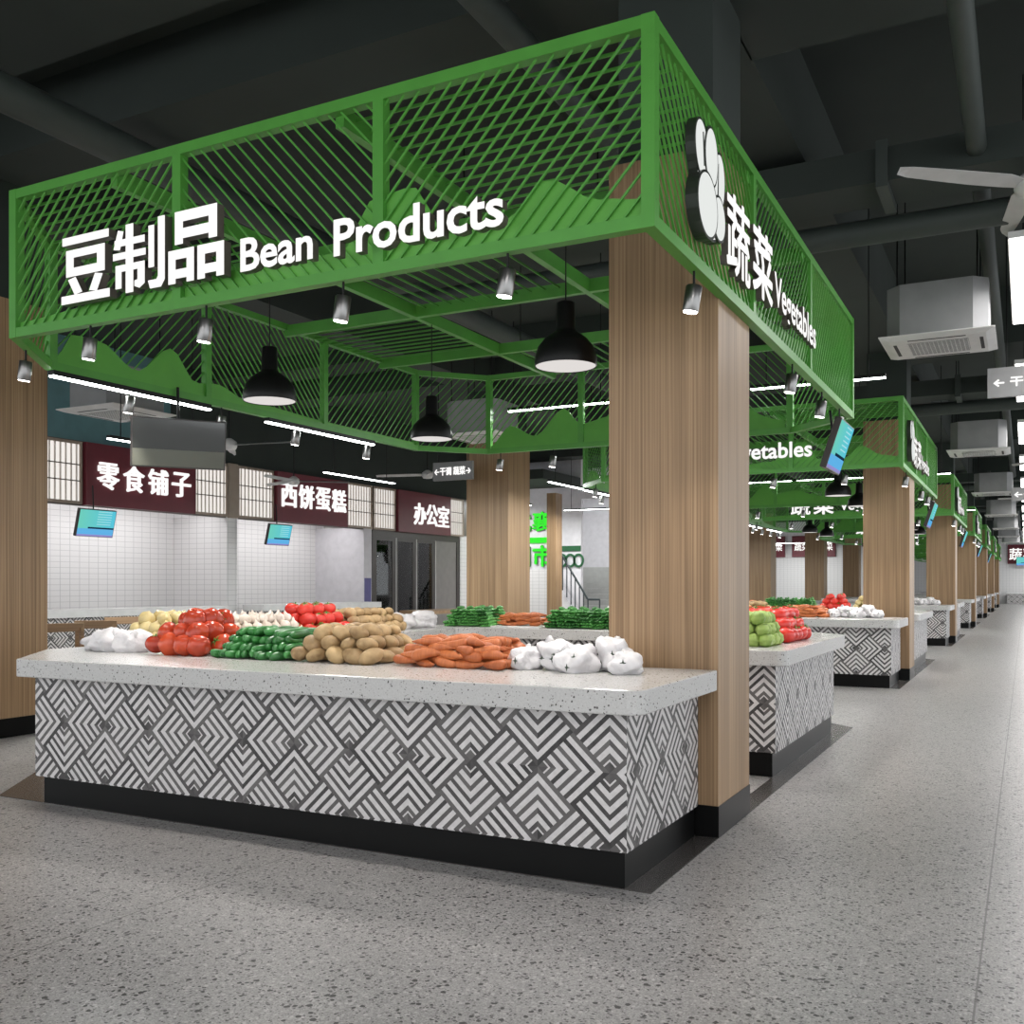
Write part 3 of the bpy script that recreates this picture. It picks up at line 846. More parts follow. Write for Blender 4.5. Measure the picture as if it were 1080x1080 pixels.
# ------------------------------------------------------------------ air conditioners
def cassette():
    root = empty('ceiling_air_conditioner', '', 'air conditioner')
    b = [(-.42, -.30), (-.30, -.42), (.30, -.42), (.42, -.30), (.42, .30), (.30, .42), (-.30, .42), (-.42, .30)]
    MB().prism(b, .035, .50).build('body', M['acbody'], root)
    p = MB()
    vs = [(-.40, -.40, 0), (.40, -.40, 0), (.40, .40, 0), (-.40, .40, 0)] + [(-.475, -.475, .028), (.475, -.475, .028), (.475, .475, .028), (-.475, .475, .028)] + [(-.475, -.475, .036), (.475, -.475, .036), (.475, .475, .036), (-.475, .475, .036)]
    p.add(vs, [(3, 2, 1, 0), (8, 9, 10, 11)] + [(a + i, a + (i + 1) % 4, a + 4 + (i + 1) % 4, a + 4 + i) for a in (0, 4) for i in range(4)])
    p.build('fascia', M['white'], root)
    g = MB()
    for i in range(15): g.box(-.25, .25, -.25 + i * .0357 - .0035, -.25 + i * .0357 + .0035, -.006, -.002)
    for i in range(15): g.box(-.25 + i * .0357 - .003, -.25 + i * .0357 + .003, -.25, .25, -.0055, -.0025)
    gg = MB().box(-.255, .255, -.255, .255, -.0015, -.0005).build('grille', M['dark'], root)
    g.build('grille_mesh', M['white'], gg)
    for a in range(4):
        l = MB().box(-.24, .24, -.375, -.345, -.002, -.0006).build('louvre', M['dark'], root); l.rotation_euler = (0, 0, a * PI / 2)
    for sx, sy in ((-1, -1), (1, -1), (1, 1), (-1, 1)):
        MB().tube((sx * .33, sy * .33, .5), (sx * .33, sy * .33, 1.74), .008, 6).build('suspension_rod', M['blackmetal'], root)
    return root
ac0 = cassette(); ac0.location = (-.71, 9.96, 3.5)
ac0['label'] = 'white ceiling cassette air conditioner over the aisle, nearest one'; ac0['group'] = 'air conditioners over the aisle'
for i, y in enumerate((18.4, 26.9, 35.4, 43.8, 51.0, 58.5)):
    dup(ac0, (-.7, y, 3.5), f'white ceiling cassette air conditioner over the aisle, {NTH[i + 1]} one', 'air conditioners over the aisle')
dup(ac0, (-9.5, 8.25, 3.3), 'white ceiling cassette air conditioner over the left corridor, behind the dark display')
dup(ac0, (-7.0, 12.6, 3.42), 'white ceiling cassette air conditioner seen through the back of the nearest canopy')
dup(ac0, (-8.2, 22.0, 3.9), 'white ceiling cassette air conditioner over the far corridor, above the stairs')

# fans
def fan(rod=.178):
    root = empty('ceiling_fan', '', 'fan')
    MB().lathe([(.03, -.07), (.085, -.06), (.105, -.02), (.10, .04), (.06, .07), (.03, .09)], 20).build('motor', M['white'], root)
    MB().tube((0, 0, .08), (0, 0, rod), .011, 8).build('rod', M['blackmetal'], root)
    for k in range(3):
        vs = []; pr = [(.08, .03, .05), (.2, .045, .085), (.4, .055, .075), (.65, .05, .062), (.85, .04, .045), (.93, .015, .02)]
        for x, a, b in pr: vs += [(x * 1.08, -a, -.016), (x * 1.08, b, .014), (x * 1.08, b, .020), (x * 1.08, -a, -.010)]
        fs = [(0, 1, 2, 3), tuple(range(4 * 5, 4 * 5 + 4))[::-1]]
        for i in range(5):
            for j in range(4): fs.append((4 * i + j, 4 * i + (j + 1) % 4, 4 * i + 4 + (j + 1) % 4, 4 * i + 4 + j))
        o = MB().add(vs, fs, 0, False).build('blade', M['fan'], root)
        o.rotation_euler = (0, 0, 2 * PI * k / 3)
    return root
fan0 = fan(); fan0.location = (.03, 7.56, 4.0); fan0.rotation_euler = (0, 0, math.radians(220))
fan0['label'] = 'grey three-bladed ceiling fan at the right edge over the aisle'
fan0['group'] = 'ceiling fans'
for x, y, z, a, l in ((-11.9, 14.3, 3.2, 40, 'ceiling fan in front of the cake shop sign'), (-9.9, 15.7, 3.35, 75, 'ceiling fan in front of the office, left of the inner pillar'), (.4, 22.0, 3.75, 130, 'ceiling fan over the aisle beyond the hanging direction board'), (-9.6, 10.2, 3.2, 10, 'ceiling fan right of the switched-off display'), (.3, 31.5, 3.75, 60, 'far ceiling fan over the aisle among the air conditioners')):
    f_ = fan(4.995 - z); f_.location = (x, y, z); f_.rotation_euler = (0, 0, math.radians(a)); tag(f_, 'grey three-bladed ' + l, 'fan', 'ceiling fans')

# ------------------------------------------------------------------ displays
def display(w, h, t, lit, label, loc, rot, hang, group=None):
    """local: x right along the screen, y out of the screen, z up"""
    root = empty('hanging_display', label, 'display', loc, 0, group)
    root.rotation_euler = rot
    bevel(MB().box(-w / 2, w / 2, -t, 0, -h / 2, h / 2).build('casing', M['tvback'], root), .004)
    me = MB().box(-w / 2 + .012, w / 2 - .012, 0, .003, -h / 2 + .012, h / 2 - .012).mesh('screen', M['screen'] if lit else M['tvoff'])
    uvl = me.uv_layers.new(name='UVMap')
    for lp in me.loops:
        v = me.vertices[lp.vertex_index].co; uvl.data[lp.index].uv = (.5 - v.x / w, v.z / h + .5)
    link('screen', me, root)
    if not lit: MB().box(-w / 2 + .012, w / 2 - .012, .002, .007, -h / 2 + .012, -h / 2 + .14).build('lower_panel', M['olive'], root)
    if hang:
        Rm = root.matrix_basis.inverted()
        a = Vector(loc)
        MB().tube((0, -t - .01, .02), Rm @ (a + Vector((0, 0, hang)) + (Matrix.Rotation(rot[2], 3, 'Z') @ Vector((0, -t - .03, 0)))), .011, 8).build('hanging_rod', M['blackmetal'], root)
    return root
# screens face along local +y; rotation z turns it
FX = -PI / 2     # faces +X
display(.64, .42, .055, True, 'lit cyan menu display hanging at the far aisle corner of the nearest stall', (-1.39, 8.72, 2.46), (math.radians(-18), 0, FX), .32, 'displays along the aisle')
for k, y in enumerate(YS[1:5]):
    display(.64, .42, .055, True, f'lit cyan menu display hanging at the aisle corner of the {NTH[k + 1]} stall', (-1.39, 8.72 + y - Y0, 2.46), (math.radians(-18), 0, FX), .32, 'displays along the aisle')
display(.70, .38, .06, False, 'switched-off dark display hanging from the left rail of the nearest stall', (-5.80, 5.62, 2.39), (math.radians(-9), 0, math.radians(-128)), .45)
display(.70, .44, .06, True, 'lit cyan display hanging under the snack shop sign, left shop', (-13.0, 10.88, 2.27), (math.radians(-14), 0, FX), .6, 'displays before the shops')
display(.66, .42, .06, True, 'lit cyan display hanging under the cake shop sign, middle shop', (-13.0, 15.2, 2.28), (math.radians(-14), 0, FX), .6, 'displays before the shops')
display(.95, .6, .06, True, 'lit cyan display on the far end wall', (-.1, 75.4, 2.9), (math.radians(-14), 0, PI), .9)

# hanging direction boards
def dir_board(w, h, body, tw, th, loc, label, txoff, top=5.25):
    root = empty('direction_board', label, 'sign', loc)
    MB().box(0, w, 0, .05, 0, h).build('board', M['board'], root)
    link('lettering', text_mesh(body, tw, th, .008, 0, 'lettering', [M['letter'], M['letter']], FRONT, .005), root, (txoff, -.001, (h - th) / 2))
    for x in (.12 * w, .88 * w): MB().tube((x, .025, h), (x, .025, top - loc[2]), .008, 6).build('rod', M['blackmetal'], root)
dir_board(1.5, .31, '← 干调 蔬菜 →', .86, .10, (-.36, 11.6, 3.27), 'grey hanging direction board with arrow over the aisle, right edge', .06)
dir_board(.75, .30, '←干调 蔬菜→', .68, .13, (-8.72, 14.0, 3.02), 'small grey hanging direction board in front of the office sign', .035, 4.6)
dir_board(1.5, .31, '←干调  蔬菜→', 1.38, .17, (-.30, 26.05, 3.27), 'grey hanging direction board far down the aisle', .06)

# ------------------------------------------------------------------ shops on the left
WX = -13.5
struct(MB().box(-15.0, -14.9, 4, 19.0, 0, 5.25).build('wall_left', M['tile']))
wall('trim_1', MB().box(-14.9, WX, 14.28, 14.56, 0, 2.62), M['tile'])
wall('trim_2', MB().box(-14.9, WX, 18.68, 18.98, 0, 2.62), M['wallwhite'])
wall('trim_3', MB().box(WX, WX + .012, 18.70, 18.95, 0, 1.46), M['purple'])
wall('trim_4', MB().box(-14.9, WX, 23.05, 23.5, 0, 2.62), M['tile'])
wall('trim_5', MB().box(-14.9, WX, 9.6, 9.9, 0, 2.62), M['tile'])
wall('wall_upper', MB().box(WX - .2, WX - .05, 6, 23.5, 3.62, 5.25), M['ceil'])
wall('wall_teal', MB().box(WX - .05, WX - .02, 6, 12.9, 3.62, 5.25), M['teal'])
wall('trim_6', MB().box(WX - .12, WX - .02, 6, 23.5, 2.58, 3.62), M['shojidark'])
wall('ceiling_shop', MB().box(-15, WX - .12, 4, 23.5, 2.9, 3.0), M['wallwhite'])

def lattice(y0, y1, label):
    root = empty('lattice_screen', label, 'screen', (WX, (y0 + y1) / 2, 2.6), 0, 'lit lattice screens above the shops')
    w = y1 - y0; h = 1.0
    MB().box(-.015, 0, -w / 2 + .02, w / 2 - .02, .03, h - .03).build('paper_panel', M['shoji'], root)
    fr = MB().box(-.015, .03, -w / 2, w / 2, 0, .045).box(-.015, .03, -w / 2, w / 2, h - .045, h).box(-.015, .03, -w / 2, -w / 2 + .04, .045, h - .045).box(-.015, .03, w / 2 - .04, w / 2, .045, h - .045)
    fr.build('frame', M['shojiwood'], root)
    n = max(4, int(w / .095)); s = MB()
    for i in range(1, n):
        y = -w / 2 + w * i / n; s.box(.001, .022, y - .009, y + .009, .045, h - .045)
    s.build('slats', M['slat'], root)
    MB().box(.0, .025, -w / 2 + .04, w / 2 - .04, .36, .376).box(.0, .025, -w / 2 + .04, w / 2 - .04, .62, .636).build('crossrails', M['shojidark'], root)
lattice(9.9, 11.0, 'lit lattice screen left of the snack shop sign')
lattice(13.42, 14.28, 'lit lattice screen right of the snack shop sign')
lattice(14.55, 15.58, 'lit lattice screen left of the cake shop sign')
lattice(17.96, 18.97, 'lit lattice screen right of the cake shop sign')
lattice(19.02, 19.94, 'lit lattice screen left of the office sign')
lattice(22.42, 23.2, 'lit lattice screen right of the office sign')
wall('trim_7', MB().box(WX - .02, WX + .04, 14.29, 14.54, 2.58, 3.62), M['shojiwood'])

def shop_sign(y0, y1, chars, label, spacing, size, ystart, zb):
    root = empty('shop_sign', label, 'sign', (WX, y0, 2.6), 0, 'maroon shop signs')
    MB().box(-.015, .10, 0, y1 - y0, -.01, 1.0).build('board', M['red'], root)
    for i, c in enumerate(chars):
        link('sign_character', text_mesh(c, size, size * 1.02, .04, 0, 'sign_character', [M['letter'], M['letter']], RIGHT, .013), root, (.10, ystart - y0 + i * spacing, zb - 2.6))
shop_sign(11.02, 13.38, '零食铺子', 'maroon shop sign with four white characters, leftmost shop', .53, .42, 11.22, 2.87)
shop_sign(15.60, 17.94, '西饼蛋糕', 'maroon shop sign with four white characters, middle shop', .555, .47, 15.70, 2.90)
shop_sign(19.96, 22.40, '办公室', 'maroon sign with three white characters above the office door', .56, .52, 20.62, 2.80)

# wall counters of the shops
def wall_counter(y0, y1, label):
    root = empty('shop_counter', label, 'counter', (-13.3, y0, 0), 0, 'tiled shop counters by the left wall')
    L = y1 - y0
    MB().box(-.15, .38, 0, L, .80, .92).build('worktop', M['tray'], root)
    mb = MB().box(-.10, .30, .05, L - .05, .08, .80); me = mb.mesh('tiled_front', M['chevron'])
    l = me.uv_layers.new(name='UVMap')
    for p in me.polygons:
        for li in p.loop_indices:
            v = me.vertices[me.loops[li].vertex_index].co
            l.data[li].uv = (v.y if abs(p.normal.x) > .5 else v.x, v.z - .497)
    link('tiled_front', me, root)
    MB().box(-.08, .27, .06, L - .06, 0, .08).build('plinth', M['black'], root)
wall_counter(8.0, 13.7, 'white topped counter with zigzag tiles under the snack shop sign')
wall_counter(14.65, 18.55, 'white topped counter with zigzag tiles under the cake shop sign')

# office: glazed doors, dark frame, room behind
wall('wall_office', MB().box(-16.6, -16.5, 19, 23.5, 0, 3.0), M['greyframe'])
wall('floor_office', MB().box(-16.5, -13.55, 19, 23.05, 0.0, .004), M['strip'])
d = empty('door_1', '', '', (WX, 19.05, 0)); 
for k_ in ('label', 'category'): del d[k_]
struct(d)
fr = MB().box(-.1, -.02, 0, .12, 0, 2.58).box(-.1, -.02, 3.86, 4.0, 0, 2.58).box(-.1, -.02, .12, 3.86, 2.44, 2.58)
struct(fr.build('door_frame', M['darkframe'], d))
for i, (a, b) in enumerate(((.12, 1.02), (1.02, 1.92), (1.92, 2.82))):
    leaf = MB().box(-.08, -.04, a, a + .07, .02, 2.44).box(-.08, -.04, b - .17, b, .02, 2.44).box(-.08, -.04, a + .07, b - .17, .02, .12).box(-.08, -.04, a + .07, b - .17, 2.36, 2.44)
    lo = struct(leaf.build('door_leaf', M['darkframe'], d))
    struct(MB().box(-.066, -.056, a + .07, b - .17, .12, 2.36).build('pane', M['glass'], lo))
    struct(MB().box(-.04, -.03, b - .03, b - .005, .02, 2.44).build('edge_strip', M['white'], lo))
struct(MB().box(-.08, -.04, 2.82, 3.86, .02, 2.44).build('fixed_panel', M['greyframe'], d))
cb = empty('office_cabinet', 'brown wooden cabinet with shelves inside the glazed office', 'cabinet', (-16.2, 20.9, 0))
MB().box(0, .4, 0, 1.1, .0, 1.5).build('body', M['pinkshelf'], cb)
for z in (.4, .8, 1.2): MB().box(.4, .42, .03, 1.07, z, z + .28).build('drawer', M['chairwood'], cb)
tag(MB().box(-16.3, -16.0, 20.6, 22.0, 2.0, 2.28).build('wall_air_conditioner', M['white']), 'white wall unit high on the office wall behind the glass', 'air conditioner')
tag(MB().box(-15.8, -15.75, 22.4, 22.9, 1.55, 2.0).build('notice_board', M['blue']), 'blue notice board inside the office behind the glass', 'notice')
l = bpy.data.lights.new('office_fill', 'AREA'); l.size = 1.5; l.energy = 150  # area light without a fixture, added to lift the dim room
lo = bpy.data.objects.new('office_fill', l); COL.objects.link(lo); lo.location = (-15.2, 21, 2.85)
for y in (12.2, 16.6):  # unseen lights added under the fascia for soft shading on the tiles
    l = bpy.data.lights.new('shop_fill', 'AREA'); l.shape = 'RECTANGLE'; l.size = .3; l.size_y = 3.4; l.energy = 21
    lo = bpy.data.objects.new('shop_fill', l); COL.objects.link(lo); lo.location = (-13.95, y, 2.86); lo.rotation_euler = (0, math.radians(10), 0)

# end wall with green lettering and stairs
EY = 26.0
wall('wall_back', MB().box(-22, -11.25, EY, EY + .15, 0, 5.25), M['wallwhite'])
wall('wall_recess', MB().box(-22, -9.4, 31, 31.15, 0, 5.25), M['wallwhite'])
wall('wall_recess_side', MB().box(-9.4, -9.25, EY, 31.15, 0, 5.25), M['wallwhite'])
wall('ceiling_soffit', MB().box(-22, -11.25, 23.5, EY - .02, 4.1, 4.35), M['ceil'])
wall('lintel', MB().box(-11.25, -9.4, EY, EY + .15, 3.75, 3.95), M['wallwhite'])
wall('wall_tiled_dado', MB().box(-14.6, -11.9, EY - .03, EY, 0, 1.75), M['tile'])
gs = empty('wall_lettering', 'bright green lit lettering on the white end wall beside the stairs', 'sign', (-13.45, EY, 0))
GM = [M['signgreen'], M['signgreen_side']]
link('sign_character', text_mesh('武襄', 1.32, .56, .06, 0, 'sign_character', GM, FRONT, .009), gs, (0, -.001, 2.86))
MB().box(0, 1.32, -.05, -.001, 2.52, 2.68).build('small_word_bar', M['signgreen'], gs)
link('sign_character', text_mesh('川市', 1.32, .60, .06, 0, 'sign_character', GM, FRONT, .014), gs, (0, -.001, 1.84))
for i in range(3):
    x = 1.62 + i * .26; ring = MB(); n = 24
    vs = []
    for r in (.20, .14):
        for dd in (-.001, -.05):
            vs += [(x + r * .8 * math.cos(2 * PI * k / n), dd, 2.0 + r * math.sin(2 * PI * k / n)) for k in range(n)]
    fs = []
    for k in range(n):
        j = (k + 1) % n
        fs += [(n + k, n + j, 3 * n + j, 3 * n + k), (k, j, n + j, n + k), (2 * n + k, 3 * n + k, 3 * n + j, 2 * n + j)]
    ring.add(vs, fs).build('ring', M['signgreen_side'], gs)
MB().box(1.5, 2.2, -.04, -.001, 2.27, 2.42).build('lower_word_bar', M['signgreen_side'], gs)
stair = struct(MB().box(-14.0, -9.45, 26.5, 26.8, 0, .17).build('stair_step', M['step']))
for i in range(1, 11):
    struct(MB().box(-14.0, -9.45, 26.5 + .3 * i, 31, .17 * i, .17 * (i + 1)).build('stair_step', M['step']))
struct(MB().add([(-11.9, 25.5, 0), (-10.85, 25.5, 0), (-11.9, 25.5, 1.55), (-11.9, 25.9, 0), (-10.85, 25.9, 0), (-11.9, 25.9, 1.55)], [(0, 1, 2), (3, 5, 4), (0, 3, 4, 1), (1, 4, 5, 2), (0, 2, 5, 3)]).build('stair_flank', M['wallwhite']))
rl = empty('stair_railing', 'dark metal stair railing below the green lettering', 'railing', (-13, 25.45, 0))
a, b = Vector((1.3, 0, 2.3)), Vector((2.2, 0, .9))
MB().tube(a, b, .03, 8).tube(b, b + Vector((.35, 0, 0)), .03, 8).build('handrail', M['rail'], rl)
for i in range(8):
    p = a.lerp(b, i / 7); MB().tube(p, (p.x, 0, max(.0, p.z - .95)), .018, 8).build('baluster', M['rail'], rl)
MB().tube(b + Vector((.35, 0, 0)), (b.x + .35, 0, 0), .022, 8).build('newel_post', M['rail'], rl)

wall('wall_cross', MB().box(-22, -6.2, 58, 58.2, 0, 5.25), M['tile'])
for i_, x_ in enumerate((-13.4, -11.9, -10.6)):
    r_ = empty('shop_sign', f'small distant maroon shop sign on the cross wall seen between the pillars, {("left", "middle", "right")[i_]} one', 'sign', (x_, 57.95, 2.9), 0, 'distant maroon signs')
    MB().box(0, 1.1, -.1, .04, 0, 1.2).build('board', M['red'], r_)
    link('sign_character', text_mesh('蔬菜', .8, .5, .03, 0, 'sign_character', [M['letter'], M['letter']], FRONT, .008), r_, (.15, -.1, .35))
led_tube((-14.5, 24.3, 3.6), (-12.6, 24.3, 3.6), 'added fill strip light before the green wall lettering, left one', 'added fill lights before the end wall', 4.1, power=70)  # added lamp, brightens the white end wall
led_tube((-11.0, 24.3, 3.3), (-9.3, 24.3, 3.3), 'added fill strip light before the stairs, right one', 'added fill lights before the end wall', 5.25, power=70)  # added lamp, brightens the wall by the stairs
led_tube((-13.5, 28.2, 4.6), (-10.2, 28.2, 4.6), 'added fill strip light over the stairs in the recess', 'added fill lights over the stairs', 5.25, power=90)  # added lamp, fills the dark recess
led_tube((-12.5, 55.5, 3.6), (-9.5, 55.5, 3.6), 'added fill strip light before the far cross wall with maroon signs', 'added fill lights before the far walls', 5.25, power=90)  # added lamp, whitens the dim cross wall
led_tube((.2, 73, 3.7), (3.2, 73, 3.7), 'added fill strip light before the far end wall of the aisle', 'added fill lights before the far walls', 5.25, power=90)  # added lamp, whitens the dim end of the aisle
# far end wall of the aisle
fe = empty('shop_sign', 'maroon shop sign with white characters on the far end wall of the aisle', 'sign', (-1.1, 75.95, 2.75))
MB().box(0, 5, -.1, 0, 0, 1.3).build('board', M['red'], fe)
link('lettering', text_mesh('蔬菜', 1.6, .8, .03, 0, 'lettering', [M['letter'], M['letter']], FRONT, .008), fe, (-.0 + .1, -.1, .25))
wc = empty('shop_counter', 'tiled counter at the far end wall of the aisle', 'counter', (-1.2, 75.2, 0))
MB().box(0, 6, 0, .6, .7, .8).build('worktop', M['tray'], wc)
me = MB().box(.05, 6, .05, .6, 0, .7).mesh('tiled_front', M['chevron'])
l_ = me.uv_layers.new(name='UVMap')
for p in me.polygons:
    for li in p.loop_indices:
        v = me.vertices[me.loops[li].vertex_index].co; l_.data[li].uv = (v.x, v.z - .497)
link('tiled_front', me, wc)

# ------------------------------------------------------------------ chairs and tables in the corridor
def chair():
    root = empty('wooden_chair', '', 'chair')
    m = M['chairwood']
    bevel(MB().box(-.22, .22, -.21, .21, .43, .465).build('seat', m, root), .008)
    bevel(MB().box(-.22, .22, .185, .21, .82, .91).build('backrest', m, root), .008)
    for x in (-.19, .19):
        MB().bar((x, -.18, 0), (x, -.18, .43), .04, .04, (0, 1, 0)).build('leg', m, root)
        MB().bar((x, .22, 0), (x, .19, .86), .04, .04, (0, 1, 0)).build('leg', m, root)
    MB().box(-.19, .19, .17, .19, .20, .235).build('stretcher', m, root)
    return root
ch0 = chair()
CH = [(-8.54, 6.84, 75, 'leftmost one'), (-8.95, 7.50, 55, 'second from the left'), (-9.64, 8.52, 65, 'third from the left'), (-9.2, 9.6, 80, 'behind the yellow onions'), (-9.3, 10.7, 95, 'behind the garlic'), (-9.1, 12.0, 88, 'behind the red tomatoes on the left counter')]
for i, (x, y, a, l) in enumerate(CH):
    o = ch0 if i == 0 else dup(ch0)
    o.location = (x, y, 0); o.rotation_euler = (0, 0, math.radians(a)); o['label'] = f'light wooden chair in the left corridor, {l}'; o['group'] = 'wooden chairs in the corridor'
tb = empty('wooden_table', 'long brown wooden table in front of the glazed office', 'table', (-11.4, 19.2, 0))
MB().box(-.4, .4, -1.6, 1.6, .69, .76).build('tabletop', M['chairwood'], tb)
for x in (-.33, .33):
    for y in (-1.5, 1.5): MB().box(x - .035, x + .035, y - .035, y + .035, 0, .69).build('leg', M['chairwood'], tb)

# ------------------------------------------------------------------ vegetables
def blob(rx, ry, rz, seg=14, rings=9, fn=None):
    mb = MB(); vs = []
    for i in range(1, rings):
        t = PI * i / rings
        for j in range(seg):
            p = 2 * PI * j / seg
            k = fn(t, p) if fn else 1
            vs.append((rx * k * math.sin(t) * math.cos(p), ry * k * math.sin(t) * math.sin(p), rz * k * math.cos(t)))
    top = len(vs); k0 = fn(0, 0) if fn else 1; k1 = fn(PI, 0) if fn else 1
    vs += [(0, 0, rz * k0), (0, 0, -rz * k1)]
    fs = []
    for i in range(rings - 2):
        for j in range(seg): fs.append((i * seg + j, (i + 1) * seg + j, (i + 1) * seg + (j + 1) % seg, i * seg + (j + 1) % seg))
    for j in range(seg):
        fs.append((top, j, (j + 1) % seg)); fs.append((top + 1, (rings - 2) * seg + (j + 1) % seg, (rings - 2) * seg + j))
    return mb.add(vs, fs, 0, True)
def proto(name, cat, mesh, mat):
    o = link(name, mesh.mesh(name, mat)); o['category'] = cat; o['label'] = ''; return o
def calyx(r, z, parent):
    mb = MB()
    for k in range(5):
        a = 2 * PI * k / 5; c, s_ = math.cos(a), math.sin(a)
        mb.add([(0, 0, z), (c * r * .35 - s_ * r * .13, s_ * r * .35 + c * r * .13, z + .004), (c * r * .8, s_ * r * .8, z - .002), (c * r * .35 + s_ * r * .13, s_ * r * .35 - c * r * .13, z + .004), (0, 0, z - .006)],
               [(0, 1, 2, 3), (4, 3, 2, 1), (0, 4, 1), (0, 3, 4)])
    mb.tube((0, 0, z - .004), (0, 0, z + .016), .005, 6)
    return mb.build('calyx', M['calyx'], parent)
def tomfn(t, p): return 1 + .035 * math.cos(5 * p) * math.sin(t) ** 2 - .16 * math.exp(-(t / .42) ** 2)
P = {}
P['tomato'] = proto('tomato', 'tomato', blob(.074, .074, .062, 20, 12, tomfn), M['tomato']); calyx(.055, .053, P['tomato'])
P['tomato2'] = proto('tomato', 'tomato', blob(.07, .07, .058, 18, 10, tomfn), M['tomato2']); calyx(.052, .05, P['tomato2'])
def cukemesh():
    mb = MB(); n = 10; rings = []
    L = .20
    for i, (t, r) in enumerate([(0, .006), (.03, .017), (.12, .0235), (.35, .026), (.65, .0255), (.88, .022), (.97, .014), (1, .005)]):
        rings.append((r, (t - .5) * L))
    vs = []
    for r, x in rings:
        vs += [(x, r * (1 + .07 * math.cos(5 * 2 * PI * k / n)) * math.cos(2 * PI * k / n), .012 * math.sin((x / L + .5) * PI) + r * math.sin(2 * PI * k / n)) for k in range(n)]
    fs = [(i * n + k, (i + 1) * n + k, (i + 1) * n + (k + 1) % n, i * n + (k + 1) % n) for i in range(len(rings) - 1) for k in range(n)]
    mb.add(vs, fs, 0, True); mb.add(vs, [tuple(range(n)), tuple(range((len(rings) - 1) * n, len(rings) * n))[::-1]])
    return mb
P['cuke'] = proto('cucumber', 'cucumber', cukemesh(), M['cuke'])
P['greenveg'] = proto('green_vegetable_bundle', 'green vegetable', MB(), M['greenveg'])
def bundle():
    mb = MB(); rnd = random.Random(3)
    for i in range(9):
        y = -.045 + .03 * (i % 4) + (i // 4) * .008; z = .018 + .026 * (i // 4)
        b = blob(.085, .017, .017, 8, 6)
        ang = rnd.uniform(-.12, .12)
        vs = [(x * math.cos(ang) - yy * math.sin(ang) + rnd.uniform(-.002, .002), y + x * math.sin(ang) + yy * math.cos(ang), z + zz) for x, yy, zz in b.v]
        mb.add(vs, b.f, 0, True)
    mb.tube((.02, -.062, .035), (.02, .062, .035), .004, 6)
    return mb
me_b = bundle().mesh('green_vegetable_bundle', M['greenveg']); P['greenveg'].data = me_b
P['potato'] = []
for s in range(4):
    rnd = random.Random(20 + s); a1, a2, a3 = (rnd.uniform(0, 6) for _ in range(3))
    fn = lambda t, p, a1=a1, a2=a2, a3=a3: 1 + .09 * math.sin(2 * p + a1) * math.sin(t) + .07 * math.sin(2 * t + a2) + .05 * math.sin(3 * p + a3) * math.sin(t)
    P['potato'].append(proto('potato', 'potato', blob(.066, .047, .042, 16, 10, fn), M['potato']))
def carrotmesh(bend):
    mb = MB(); n = 10; L = .19
    pr = [(0, .008), (.04, .022), (.12, .029), (.3, .0285), (.55, .023), (.78, .015), (.94, .007), (1, .002)]
    vs = []
    for t, r in pr:
        for k in range(n):
            vs.append(((t - .5) * L, r * math.cos(2 * PI * k / n) + bend * math.sin(t * PI), r * math.sin(2 * PI * k / n)))
    fs = [(i * n + k, (i + 1) * n + k, (i + 1) * n + (k + 1) % n, i * n + (k + 1) % n) for i in range(len(pr) - 1) for k in range(n)]
    mb.add(vs, fs, 0, True); mb.add(vs, [tuple(range(n)), tuple(range((len(pr) - 1) * n, len(pr) * n))[::-1]])
    return mb
P['carrot'] = [proto('carrot', 'carrot', carrotmesh(b), M['carrot']) for b in (-.012, .0, .014)]
P['onion'] = proto('onion', 'onion', blob(.055, .055, .05, 16, 10, lambda t, p: 1 + .28 * math.exp(-(t / .22) ** 2) - .05 * math.exp(-((PI - t) / .4) ** 2)), M['onion'])
P['garlic'] = proto('garlic_bulb', 'garlic', blob(.045, .045, .04, 18, 10, lambda t, p: 1 + .05 * math.cos(8 * p) * math.sin(t) + .75 * math.exp(-(t / .2) ** 2)), M['garlic'])
P['lettuce'] = proto('lettuce_head', 'lettuce', blob(.05, .05, .05, 20, 14, lambda t, p: 1 + .08 * math.sin(7 * p + 3 * t) * math.sin(t) + .05 * math.sin(9 * t)), M['lettuce'])
def bagmesh(seed, lx, ly, lz):
    rnd = random.Random(seed); bm = bmesh.new(); bmesh.ops.create_icosphere(bm, subdivisions=4, radius=1)
    ph = [(rnd.uniform(1.5, 5), Vector((rnd.gauss(0, 1), rnd.gauss(0, 1), rnd.gauss(0, 1))).normalized(), rnd.uniform(0, 6)) for _ in range(10)]
    for v in bm.verts:
        k = 1 + sum(.055 * math.sin(f * 1.6 * v.co.dot(d) + o) for f, d, o in ph)
        c = v.co * k
        c *= 1 + .10 * noise.noise(v.co * 4.0 + Vector((seed, 0, 0))) + .06 * noise.noise(v.co * 9.0 + Vector((0, seed, 0)))
        z = c.z * lz
        v.co = (c.x * lx, c.y * ly, max(z, -lz * .62))
    # knotted ear
    for i in range(1):
        a = rnd.uniform(0, 6); top = Vector((math.cos(a) * lx * .5, math.sin(a) * ly * .4, lz * .75))
        r = bmesh.ops.create_cone(bm, cap_ends=True, segments=8, radius1=lz * .50, radius2=lz * .10, depth=lz * .7)
        for v in r['verts']: v.co = Matrix.Rotation(rnd.uniform(-.5, .5), 3, 'X') @ v.co + top
    for v in bm.verts: v.co.z += lz * .62
    me = bpy.data.meshes.new('produce_bag'); bm.to_mesh(me); bm.free()
    me.polygons.foreach_set('use_smooth', [True] * len(me.polygons)); me.materials.append(M['bag'])
    return me
